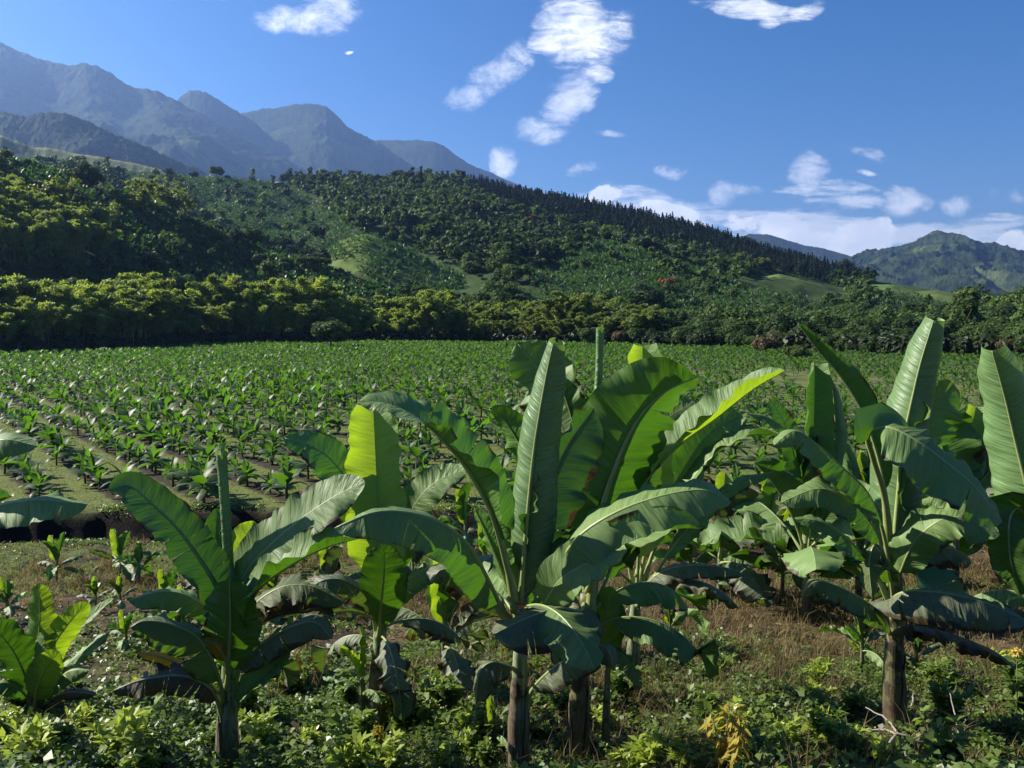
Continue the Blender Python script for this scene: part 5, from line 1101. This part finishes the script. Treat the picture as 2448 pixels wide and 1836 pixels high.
# ---- Q: leafy plant at the lower left
Qp = Plant('banana_plant', (82, 1705), 'short bushy banana plant at the lower left with glowing rounded leaves', stem=[(82, 1660), (84, 1610)], r=(.11, .08), mat=M_STEM2)
for pts, W, N, kw in [
    ([(84, 1660, 0), (92, 1560, 0), (96, 1470, 0), (92, 1392, 0)], .21, (.1, 1, .1), dict(mat='fresh', a=(.05, .2), b=(.05, .2))),
    ([(86, 1670, 0), (120, 1560, 0), (165, 1490, 0), (212, 1438, 0)], .17, (.1, 1, .3), dict(mat='fresh', a=(.1, .3), b=(.1, .3))),
    ([(80, 1670, 0), (55, 1600, -.1), (25, 1545, -.2), (-30, 1480, -.3)], .27, (-.2, 1, .3), dict(a=(.0, .1), b=(.0, .1))),
    ([(84, 1690, -.1), (92, 1635, -.3), (115, 1590, -.4), (142, 1558, -.45)], .19, (.1, 1, .4), dict(mat='fresh', a=(.1, .2), b=(.1, .2))),
    ([(84, 1670, -.05), (86, 1600, -.15), (92, 1560, -.2), (98, 1512, -.2)], .17, (-.5, -.8, .3), dict(a=(.1, -.2), b=(.0, -.3))),
    ([(88, 1680, 0), (120, 1640, -.1), (165, 1605, -.2), (215, 1600, -.25)], .16, UPV, dict(a=(-.2, -.6), b=(-.3, -.9))),
    ([(88, 1710, 0), (110, 1680, -.1), (160, 1655, -.2), (232, 1660, -.25)], .11, UPV, dict(a=(-.3, -.9), b=(-.4, -1.1), mat='dead')),
    ([(90, 1670, .1), (140, 1560, .2), (200, 1490, .3), (272, 1430, .35)], .12, (.2, -.4, .9), dict(a=(.2, .4), b=(.2, .4))),
    ([(78, 1690, 0), (50, 1650, -.1), (10, 1632, -.2), (-40, 1650, -.3)], .15, UPV, dict(a=(-.3, -.8), b=(-.3, -.8))),
    ([(86, 1670, .1), (150, 1600, .2), (215, 1545, .2), (262, 1510, .25)], .13, UPV, dict(a=(-.2, -.6), b=(-.2, -.6)))]:
    Qp.leaf(pts, W, N, t0=.15, wave=.07, tears=1, nt=44, ns=10, rib=.016, **kw)
# ---- smaller plants in the second row
def small(px, py, hpx, label, n=6, seed=1, fresh=1, stemw=.035, wide=.15, name='banana_plant', group='banana plants of the second row', mats=('mature', 'mature', 'old')):
    ptop = py - hpx * .48
    pl = Plant(name, (px, py), label, group=group, stem=[(px + 1, (py + ptop) / 2), (px + 2, ptop)], r=(stemw, stemw * .72))
    h = hpx / F * pl.Y; pl.fill(n, h * .46, h * .62, h * wide, (15, 78), seed, mats, droop=(20, 85), nt=18, ns=4)
    for k in range(fresh):
        a_ = rl.random() * 6.28; zz = h * .42; P = [(0, 0, zz * .9), (math.sin(a_) * .02 * h, math.cos(a_) * .02, zz + h * .28), (math.sin(a_) * .06 * h, math.cos(a_) * .05 * h, zz + h * .56)]
        link_leaf('leaf', blade(P, h * .10, (-.3, -1, .1), a=(.4, 1.0), b=(.4, .9), t0=.15, tears=0, nt=18, ns=6, mat='fresh', tip='blunt', rib=.008), pl.root)
    return pl
small(1062, 1640, 330, 'banana plant with drooping leaves in the gap left of the central trunk', 8, 41, 1, .07, mats=('mature', 'old', 'yellow'))
E = small(1925, 1486, 470, 'banana plant with a tall cupped leaf behind the slanting dark leaf', 9, 43, 1, .075, .16)
J = small(2052, 1480, 420, 'banana plant half hidden behind the large right plant', 9, 44, 1, .075, .16)
small(1720, 1440, 330, 'bushy banana plant behind the tips of the right hand leaves', 8, 45, 1, .07, .16)
small(1835, 1360, 250, 'small banana plant in front of the field bank on the right', 7, 46, 1, .05, .16)
R1 = small(2285, 1420, 470, 'banana plant in the gap right of the tall pale rolled leaf', 8, 47, 1, .075, .17)
R2 = small(2400, 1380, 420, 'banana plant near the right edge behind the unfurling leaf', 8, 48, 1, .075, .17)
E.leaf([(1928, 1400, 0), (1935, 1250, 0), (1942, 1120, 0), (1946, 1000, 0), (1948, 872, .05)], .44, (-.1, -1, .1), a=([.3, .4], [1.2, 1.9]), b=([.3, .4], [.9, 1.3]), t0=.25, wave=.04, tears=0, tip='blunt', nt=70, ns=14, label='upright cupped leaf')
E.leaf([(1935, 1360, 0), (1968, 1190, 0), (1996, 1050, 0), (1990, 912, 0)], .30, (.6, .8, 0), a=(.0, .8), b=(.1, 1.8), t0=.3, wave=.03, tears=0, tip='point', mat='roll')
E.leaf([(1928, 1380, 0), (1915, 1180, 0), (1885, 1045, -.1), (1840, 1000, -.2), (1788, 988, -.25)], .20, UPV, a=(-.3, -.8), b=(-.2, -.7), t0=.45, wave=.07, tears=1)
E.leaf([(1930, 1380, .1), (1912, 1150, .15), (1878, 1020, .2), (1838, 952, .2)], .24, (.2, -.7, .6), a=(-.1, -.3), b=(.1, .4), t0=.5, wave=.06, tears=1)
E.leaf([(1926, 1390, -.1), (1940, 1220, -.2), (1952, 1150, -.3), (1960, 1085, -.35)], .26, (0, 1, .3), a=(.1, .3), b=(.1, .3), t0=.35, wave=.06, tears=1)
J.leaf([(2052, 1330, 0), (2048, 1210, 0), (2037, 1130, 0), (2020, 1062, 0)], .22, (.6, .8, 0), a=(.0, 1.0), b=(.1, 2.0), t0=.3, wave=.02, tears=0, tip='blunt', mat='roll')
J.leaf([(2056, 1330, 0), (2082, 1225, 0), (2086, 1150, 0), (2070, 1075, 0)], .32, (.6, .8, .1), a=(.0, .5), b=(.1, .8), t0=.3, wave=.04, tears=1, mat='roll')
R1.leaf([(2285, 1300, 0), (2318, 1180, 0), (2378, 1070, 0), (2445, 985, 0)], .28, (-.3, -.6, .7), a=(.1, .3), b=(-.1, -.3), t0=.25, wave=.07, tears=0)
R1.leaf([(2285, 1300, 0), (2270, 1180, -.1), (2240, 1110, -.2), (2200, 1090, -.25)], .24, UPV, a=(-.2, -.6), b=(-.3, -.8), t0=.3, wave=.07, tears=1)
R2.leaf([(2400, 1300, 0), (2372, 1120, 0), (2348, 1035, 0), (2332, 968, 0)], .22, (.1, 1, .2), a=(.1, .4), b=(.1, .4), t0=.45, wave=.05, tears=0, mat='fresh')
B.leaf([(1404, 1450, .2), (1440, 1280, .5), (1500, 1130, .7), (1585, 1010, .9), (1660, 960, 1.0)], .30, (.2, -.6, .8), a=(.1, .3), b=(-.1, -.4), t0=.4, wave=.08, tears=1)
Cp.leaf([(1520, 1430, .2), (1480, 1250, .3), (1440, 1120, .4), (1405, 1060, .4)], .26, (-.2, -.8, .5), a=(.1, .4), b=(.1, .3), t0=.35, wave=.08, tears=1)
small(1545, 1330, 190, 'leafy banana plant just before the field behind the long glowing leaf', 8, 70, 1, .05, .17)
small(1790, 1310, 170, 'low banana plant at the foot of the field, right of the long glowing leaf', 7, 71, 1, .04, .16)
small(1985, 1330, 210, 'banana plant in front of the field between the slanting and the rolled leaf', 7, 72, 1, .05, .16)
small(1870, 1440, 240, 'bushy banana plant in dry grass left of the thick mossy trunk', 8, 73, 1, .05, .17)
small(1640, 1320, 160, 'small banana plant by the field, above the long drooping right leaf', 7, 74, 1, .04, .16)
small(985, 1440, 210, 'banana plant between the glowing upright leaf and the central stalks', 8, 75, 1, .05, .17)
small(1110, 1330, 170, 'banana plant near the ditch left of the central rolled leaf', 7, 76, 1, .04, .17)
small(790, 1480, 200, 'banana plant left of the glowing upright leaf trunk', 7, 77, 1, .05, .17)
small(1310, 1560, 260, 'young banana plant in the gap right of the central trunk', 7, 78, 1, .05, .15)
small(400, 1500, 150, 'young banana plant left of the low bright leaved plant', 7, 49, 1, .05)
small(430, 1580, 190, 'young banana plant under the yellow tipped leaf', 7, 50, 1, .05)
small(135, 1398, 125, 'lone young banana plant on bare soil at the left below the ditch', 6, 51, 1, .03, .12)
small(286, 1396, 140, 'young banana plant below the ditch, left one of a close pair', 7, 52, 1, .03, .12)
small(332, 1402, 120, 'young banana plant below the ditch, right one of a close pair', 7, 53, 0, .03, .12)
small(16, 1492, 120, 'young banana plant at the left edge above the bushy one', 6, 54, 1, .035, .13)
small(228, 1462, 90, 'tiny banana plant on the dark soil right of the lone one', 6, 55, 1, .025, .12)
small(286, 1462, 90, 'tiny banana plant with a lime shoot left of the long pale leaf', 6, 56, 1, .025, .12)
small(300, 1560, 110, 'small banana plant right of the bushy lower left plant', 7, 57, 1, .03, .13)
small(655, 1470, 150, 'young banana plant in the gap right of the left hand trunk', 7, 58, 1, .04)
small(735, 1560, 150, 'young banana plant under the drooping right leaves of the left plant', 7, 59, 0, .04)
small(700, 1370, 120, 'small banana plant just under the ditch behind the lit leaf', 6, 60, 1, .03)
small(1160, 1400, 170, 'young banana plant in the gap left of the central rolled leaf', 6, 61, 1, .04)
small(1600, 1560, 150, 'small sucker in the dry grass right of the pale thin trunk', 6, 62, 1, .035)
small(1650, 1420, 190, 'young banana plant under the long right leaf of the central plant', 7, 63, 1, .04)
small(2060, 1610, 190, 'leafy sucker in weeds left of the thick mossy trunk', 8, 64, 1, .035, .10, group='banana suckers')
small(2190, 1620, 130, 'thin sucker in the shade right of the thick mossy trunk', 6, 65, 1, .03, .10, group='banana suckers')
small(560, 1790, 120, 'little sucker at the foot of the left foreground plant', 5, 66, 1, .025, .10, group='banana suckers')
small(1180, 1800, 150, 'little sucker left of the central trunk base', 5, 67, 1, .025, .09, group='banana suckers')
# ------------------------------------------------------------------ weeds, dry grass and litter of the foreground
rw = np.random.default_rng(77)
M_WEED = foliage_mat('weed_leaves', (.028, .055, .014), (.19, .265, .062), .35, (.30, .46, .05), .45, .4, 1.2, .2)
M_LIME = foliage_mat('lime_shrub_leaves', (.12, .19, .02), (.34, .42, .07), .4, (.60, .72, .08), .42, .45, 2.5, .2)
M_YELL = foliage_mat('yellowing_leaves', (.26, .17, .02), (.42, .40, .06), .38, (.7, .5, .05), .5, .3, 6, .2)
M_DRY = foliage_mat('dry_grass', (.07, .050, .025), (.32, .25, .12), .3, (.42, .31, .12), .7, .2, 1.0, .2)
M_GRS = foliage_mat('green_grass', (.075, .10, .025), (.20, .24, .07), .35, (.34, .42, .08), .6, .2, 1.0, .2)
M_LIT = foliage_mat('dead_leaf_litter', (.06, .035, .02), (.34, .24, .17), .15, (.3, .18, .08), .7, .2, 5.0, .2)
M_TWIG = bark_mat('dry_twig', (.12, .10, .08), (.33, .29, .24), 30)
def region(n, y0, y1):
    y = np.sqrt(rw.random(n) * (y1 ** 2 - y0 ** 2) + y0 ** 2); x = (rw.random(n) * 2 - 1) * (y * .74 + 1.2)
    z = ground_z(x, y); px, py = proj(x, y, z); return x, y, z, px, py
def leaflets(C, L, W_, el=.3, r=rw):
    """pointed little leaves: base, side, tip, side"""
    n = len(C); a = r.random(n) * 6.28; e = el + r.normal(size=n) * .5
    D = np.stack([np.cos(a) * np.cos(e), np.sin(a) * np.cos(e), np.sin(e)], 1) * L[:, None]; Sd = np.stack([-np.sin(a), np.cos(a), r.normal(size=n) * .35], 1) * W_[:, None]
    up = np.zeros((n, 3)); up[:, 2] = W_ * .45
    V = np.stack([C, C + D * .45 + Sd + up, C + D - up * .7, C + D * .45 - Sd + up], 1).reshape(-1, 3)
    return V, np.arange(4 * n).reshape(-1, 4)
def blades_of(C, H, W_, lean, r=rw):
    n = len(C); a = r.random(n) * 6.28; l_ = lean * (.3 + r.random(n)) * H; b = r.random(n) * 6.28
    T1 = C + np.stack([np.cos(a) * l_ * .35, np.sin(a) * l_ * .35, H * .6], 1); T2 = C + np.stack([np.cos(a) * l_, np.sin(a) * l_, H * (1 - .35 * lean * r.random(n))], 1)
    s_ = np.stack([np.cos(b), np.sin(b), 0 * b], 1) * W_[:, None]
    V = np.stack([C - s_, C + s_, T1 + s_ * .7, T1 - s_ * .7, T2], 1).reshape(-1, 3); k = np.arange(n) * 5
    return V, np.stack([k, k + 1, k + 2, k + 3], 1), np.stack([k + 3, k + 2, k + 4], 1)
# creeping broad leaved weeds
x, y, z, px, py = region(72000, 5.4, 23)
nz = fbm(x * .55, y * .55, 3, 91)
want = np.interp(py, [1300, 1400, 1500, 1600, 1700, 1900], [.45, .55, .60, .80, 1.0, 1.0]) * np.where((px < 700) & (py < 1480), .4, 1)
want = want * np.where((px > 1300) & (py < 1600), .8, 1)
ok = (nz * .5 + .5 + rw.normal(size=len(x)) * .12 > 1 - .66 * want) & (rw.random(len(x)) < .2 + .6 * want)
x, y, z = x[ok], y[ok], z[ok]; k = 13; n = len(x) * k
print('weed clumps', len(x))
hh = np.repeat(.05 + .38 * np.clip(fbm(x * 1.1, y * 1.1, 2, 92) + .25, 0, 1) * rw.random(len(x)), k)
C = np.stack([np.repeat(x, k) + rw.normal(size=n) * .075, np.repeat(y, k) + rw.normal(size=n) * .075, np.repeat(z, k) + hh * rw.random(n)], 1)
L = (.022 + .034 * rw.random(n)) * np.repeat(.7 + .7 * rw.random(len(x)), k)
V, Q = leaflets(C, L * 1.5, L * .55, .2); A_ = np.repeat(np.clip(np.repeat(rw.random(len(x)), k) * .7 + .3 * rw.random(n), 0, 1), 4)
tag(link('weeds', make_mesh('weeds', V, Q, None, [M_WEED], attrs={'tint': A_})), 'creeping broad leaved weeds covering the foreground soil', 'weeds', kind='stuff')
# weeds hanging over the lips of the ditch
x = rw.random(5200) * 36 - 18; x = x[fbm(x * .9, 0 * x, 3, 55) > .12]; y = np.where(rw.random(len(x)) < .5, 26.15 + rw.normal(size=len(x)) * .16, 23.6 + rw.normal(size=len(x)) * .22); k = 9; n = len(x) * k
C = np.stack([np.repeat(x, k) + rw.normal(size=n) * .12, np.repeat(y, k) + rw.normal(size=n) * .10, np.repeat(ground_z(x, y), k) + .10 * rw.random(n)], 1)
L = .025 + .035 * rw.random(n); V, Q = leaflets(C, L * 1.5, L * .5, .1)
tag(link('ditch_weeds', make_mesh('ditch_weeds', V, Q, None, [M_WEED], attrs={'tint': np.repeat(np.repeat(rw.random(len(x)), k), 4)})), 'low weeds growing over both lips of the ditch', 'weeds', kind='stuff')
# dry grass
x, y, z, px, py = region(7600, 5.4, 24.0)
nz = fbm(x * .4, y * .4, 3, 95)
want = np.interp(px, [0, 500, 900, 1300, 1700, 2448], [.35, .5, .6, .75, .9, .95]) * np.interp(py, [1240, 1300, 1650, 1760, 1900], [.7, .9, .95, .8, .8])
ok = (nz * .5 + .5 > .95 - .75 * want); kb = 20; x, y, z, nz = [np.repeat(q[ok], kb) for q in (x, y, z, nz)]; n = len(x); cs_ = np.repeat(.5 + rw.random(n // kb), kb); x = x + rw.normal(size=n) * .055 * cs_; y = y + rw.normal(size=n) * .055 * cs_; print('dry blades', n)
H_ = (.10 + .26 * rw.random(n) ** 1.5) * cs_; V, Q, T = blades_of(np.stack([x, y, z - .01], 1), H_, .0035 + .004 * rw.random(n) * (y / 12), .9)
tag(link('dry_grass', make_mesh('dry_grass', V, Q, T, [M_DRY], attrs={'tint': np.repeat(np.clip(.6 * np.repeat(rw.random(n // kb), kb) + .4 * rw.random(n), 0, 1), 5)})), 'brown dry grass standing between the banana plants', 'dry grass', kind='stuff')
# short green grass on the strip before the ditch and in the lanes of the field
x1_, y1_, z1_, _, _ = region(42000, 17.5, 24.2); keep = (fbm(x1_ * .5, y1_ * .5, 3, 97) > -.05) & (rw.random(len(x1_)) < np.interp(x1_ / y1_, [-.6, -.2, .1, .3], [1, .8, .5, .35])); x1_, y1_, z1_ = x1_[keep], y1_[keep], z1_[keep]
x2_, y2_, z2_, _, _ = region(120000, 26.0, 75); q_ = ((x2_ * RN[0] + y2_ * RN[1] - ROWQ0) / ROWD + .5) % 1 - .5; keep = (np.abs(q_) < .30 + .05 * rw.normal(size=len(q_))) & (fbm(x2_ * .7, y2_ * .7, 3, 98) > -.3); x2_, y2_, z2_ = x2_[keep], y2_[keep], z2_[keep]
x, y, z = np.concatenate([x1_, x2_]), np.concatenate([y1_, y2_]), np.concatenate([z1_, z2_]); n = len(x); print('grass', n)
V, Q, T = blades_of(np.stack([x, y, z - .01], 1), .05 + .10 * rw.random(n), (.006 + .008 * rw.random(n)) * np.maximum(1, y / 25), 1.2)
tag(link('grass', make_mesh('grass', V, Q, T, [M_GRS], attrs={'tint': np.repeat(rw.random(n), 5)})), 'short green grass on the banks of the ditch and in the lanes', 'grass', kind='stuff')
# litter
x, y, z, px, py = region(19000, 5.4, 24); ok = rw.random(len(x)) < np.interp(py, [1250, 1500, 1850], [.55, .5, .6]); x, y, z = x[ok], y[ok], z[ok]; n = len(x)
L = .03 + .10 * rw.random(n) ** 2.5; V, Q = leaflets(np.stack([x, y, z + .012 + .03 * rw.random(n)], 1), L * 1.6, L * .38, .05)
tag(link('leaf_litter', make_mesh('leaf_litter', V, Q, None, [M_LIT], attrs={'tint': np.repeat(rw.random(n), 4)})), 'dead leaves and scraps lying on the dark soil', 'leaf litter', kind='stuff')
b = Bag()
x, y, z, px, py = region(420, 6.6, 19)
for i in range(len(x)):
    a_ = rw.random() * 6.28; L_ = .12 + .45 * rw.random() ** 2; V, Q, T = tube([(x[i], y[i], z[i] + .01), (x[i] + math.cos(a_) * L_ * .5, y[i] + math.sin(a_) * L_ * .5, z[i] + .03 + .08 * rw.random()), (x[i] + math.cos(a_ + .3) * L_, y[i] + math.sin(a_ + .3) * L_, z[i] + .02)], [.004, .003, .002], 4, False); b.add(V, Q)
tag(link('fallen_twigs', b.mesh('fallen_twigs', [M_TWIG])), 'thin dry twigs scattered on the soil', 'twigs', kind='stuff')

# shrubs: several stems with narrow leaves
def shrub_mesh(H_, nst, per_, L0, wid, mat, seed, up=.35, spread=.5):
    r = np.random.default_rng(seed); lb, sb = Bag(), Bag()
    for k in range(nst):
        a_ = r.random() * 6.28; h = H_ * (.55 + .5 * r.random()); o_ = h * spread * r.random(); tt = np.linspace(0, 1, 6)
        P = np.stack([math.cos(a_) * o_ * tt ** 1.3 + r.normal() * .03, math.sin(a_) * o_ * tt ** 1.3 + r.normal() * .03, h * tt - .03], 1)
        V, Q, T = tube(P, np.linspace(.007, .002, 6), 5, False); sb.add(V, Q)
        t_ = .2 + .8 * r.random(per_) ** .7; C = np.stack([np.interp(t_, tt, P[:, i]) for i in range(3)], 1)
        L = L0 * (.6 + .7 * r.random(per_)); V, Q = leaflets(C, L, L * wid, up, r); lb.add(V, Q, None, np.repeat(np.clip(.2 + .7 * t_ + .15 * r.normal(size=per_), 0, 1), 4))
    return lb.mesh('foliage', [mat]), sb.mesh('stems', [M_TWIG])
SH = {
 'lime': [shrub_mesh(.50, 12, 30, .13, .19, M_LIME, s_) for s_ in (1, 2)],
 'green': [shrub_mesh(.55, 13, 30, .12, .24, M_WEED, s_) for s_ in (3, 4, 5)],
 'broad': [shrub_mesh(.38, 10, 22, .085, .42, M_WEED, s_, .1, .9) for s_ in (6, 7)],
 'yellow': [shrub_mesh(.60, 14, 16, .13, .13, M_YELL, 8, -.9, .25)],
}
def shrub(kind, px, py, s_, label, group=None, sub=0):
    ys = np.linspace(5.5, 22, 500); p_ = at(px, py, 1.0); xs = p_.x * ys; dz = CAMZ + (p_.z - CAMZ) * ys - ground_z(xs, ys); i = int(np.nonzero(dz < 0)[0][0]) if (dz < 0).any() else 499
    fm, sm = SH[kind][sub % len(SH[kind])]; o = empty('shrub', (xs[i], ys[i], float(ground_z(xs[i], ys[i])) - .02)); o.scale = (s_ * (.9 + .3 * rw.random()), s_ * (.9 + .3 * rw.random()), s_); o.rotation_euler = (0, 0, rw.random() * 6.28)
    tag(o, label, 'shrub', group); link('foliage', fm, o); link('stems', sm, o); return o
shrub('lime', 80, 1850, 1.15, 'lime green shrub in the bottom left corner'); shrub('lime', 300, 1845, 1.1, 'lime green shrub at the bottom left of the left banana trunk', sub=1)
shrub('lime', 20, 1800, .8, 'lime shrub under the bushy lower left banana plant')
shrub('lime', 830, 1870, .9, 'yellowish shrub with pale leaves at the bottom between the left and central trunks', sub=1)
shrub('lime', 1010, 1740, .75, 'bright shrub with lime shoot tips left of the central trunk')
shrub('green', 960, 1760, 1.25, 'leafy dark green shrub left of the central trunk'); shrub('green', 1060, 1720, 1.1, 'green shrub right against the left side of the central trunk', sub=1)
shrub('green', 920, 1700, .9, 'green shrub at the foot of the glowing leaf plant', sub=2)
shrub('lime', 1745, 1780, .9, 'light green shrub above the yellowing one at the lower right', sub=1); shrub('green', 1690, 1740, .8, 'green shrub left above the yellowing one')
shrub('yellow', 1745, 1872, 1.3, 'yellowing shrub with hanging orange leaves at the lower right'); shrub('lime', 1730, 1870, .75, 'lime leaves rising through the yellowing shrub')
shrub('yellow', 905, 1790, .55, 'little orange brown withered shrub at the glowing leaf plant')
shrub('green', 2440, 1720, 1.3, 'tall weed with yellow flower heads at the right edge'); shrub('lime', 1075, 1868, .6, 'lime seedling at the bottom edge left of the central trunk')
shrub('lime', 2440, 1640, .5, 'pale leaved weed beside the right edge')
for k_ in range(125):
    kd = rw.choice(['green', 'broad', 'broad', 'green', 'lime'], p=[.24, .26, .16, .12, .22]); a_ = rw.random() * 2448; b_ = 1870 - 330 * rw.random() ** 1.5
    if b_ < 1600 and rw.random() < .5: continue
    shrub(kd, a_, b_, (.4 + .6 * rw.random()), {'green': 'narrow leaved green weed bush in the foreground tangle', 'broad': 'low broad leaved weed bush in the foreground tangle', 'lime': 'small lime green weed bush in the foreground tangle'}[kd], 'weed bushes in the foreground', int(rw.integers(3)))
# dead branch at the lower right, one object with its side twigs
def gp(px, py, h=0.0):
    ys = np.linspace(5.5, 22, 500); p_ = at(px, py, 1.0); xs = p_.x * ys; zz = CAMZ + (p_.z - CAMZ) * ys; dz = zz - ground_z(xs, ys) - h; i = int(np.nonzero(dz < 0)[0][0]); return np.array([xs[i], ys[i], zz[i]])
def branch(name, label, runs, r0):
    o = empty(name, tuple(gp(*runs[0][0]))); tag(o, label, 'branch')
    for pts in runs:
        P = np.array([gp(*q) for q in pts]) - np.array(o.location); C, L, _ = spline(P, 5 * len(P)); C = C + rw.normal(size=C.shape) * .006
        V, Q, T = tube(C, np.linspace(r0 if pts is runs[0] else r0 * .6, r0 * .25, len(C)), 7); bb_ = Bag(); bb_.add(V, Q, T); link('twig' if pts is not runs[0] else 'limb', bb_.mesh('twig', [M_TWIG], True), o)
branch('dead_branch', 'bare forked dead branch on the ground in front of the right trunk', [
    [(2118, 1840, .02), (2122, 1790, .10), (2148, 1755, .22), (2200, 1775, .16), (2260, 1795, .10), (2350, 1835, .02)],
    [(2148, 1755, .22), (2100, 1743, .2), (2060, 1745, .16), (2030, 1748, .1)], [(2148, 1755, .22), (2120, 1720, .28), (2072, 1692, .28)], [(2148, 1755, .2), (2165, 1800, .1), (2180, 1830, .03)]], .022)
branch('dead_stalk', 'upright bare stalk leaning in the weeds right of the thick mossy trunk', [[(2305, 1840, 0), (2290, 1745, .3), (2262, 1625, .62)], [(2290, 1745, .3), (2310, 1720, .36)]], .013)
branch('dead_stalk', 'short pale cut stalk right of the thick mossy trunk', [[(2175, 1715, 0), (2180, 1690, .1), (2184, 1658, .22)]], .028)
branch('dead_stalk', 'thin bare stick standing in the dry grass right of centre', [[(1828, 1380, 0), (1827, 1345, .2), (1826, 1310, .4)]], .012)
for (a_, b_), lb in (((1120, 1762), 'curled brown dead banana leaf on the soil left of the central trunk'), ((1150, 1800), 'crumpled reddish dead leaf at the bottom left of the central trunk'), ((2290, 1800), 'dry brown leaf heap in the weeds at the lower right'), ((1770, 1420), 'pale dead banana leaf lying in the dry grass')):
    c_ = gp(a_, b_, .05); an = rw.random() * 6.28; P = [(0, 0, 0), (math.cos(an) * .15, math.sin(an) * .15, .07), (math.cos(an) * .32, math.sin(an) * .30, .04), (math.cos(an) * .5, math.sin(an) * .42, .0)]
    o = link_leaf('dead_leaf', blade(P, .11, (0, -.2, 1), a=(-.3, -1.6), b=(-.4, -1.8), t0=.1, wave=.25, tears=3, mat='dead', nt=30, ns=8, rib=.008), None, tuple(c_)); tag(o, lb, 'dead leaf')
# yellow flower heads of the weed at the right edge
m, g = new_mat('yellow_flower'); p = g.n('BsdfPrincipled'); p.inputs['Base Color'].default_value = (.55, .42, .08, 1); o_ = g.n('OutputMaterial'); g.l(p.outputs[0], o_.inputs[0]); M_YF = m
o = empty('flowering_weed', tuple(gp(2430, 1740, 0))); tag(o, 'tall stem with a yellow flower cluster at the right edge', 'weed')
P = np.array([gp(2430, 1740, 0), gp(2432, 1660, .4), gp(2430, 1560, .85)]) - np.array(o.location); V, Q, T = tube(P, [.008, .006, .004], 6); bb_ = Bag(); bb_.add(V, Q, T); link('stem', bb_.mesh('stem', [M_WEED], True), o)
C = P[-1] + unit(160, rw) * rw.random((160, 1)) ** .5 * np.array([.09, .09, .06]); V, Q = quads_at(C, unit(160, rw) * .012, unit(160, rw) * .010); link('flower_head', make_mesh('flower_head', V, Q, None, [M_YF]), o)
tt_ = rw.random(26); C = P[0] + (P[-1] - P[0]) * tt_[:, None]; V, Q = leaflets(C, .10 + .06 * rw.random(26), .03 + .015 * rw.random(26), .2); link('foliage', make_mesh('foliage', V, Q, None, [M_WEED], attrs={'tint': np.full(104, .6)}), o)
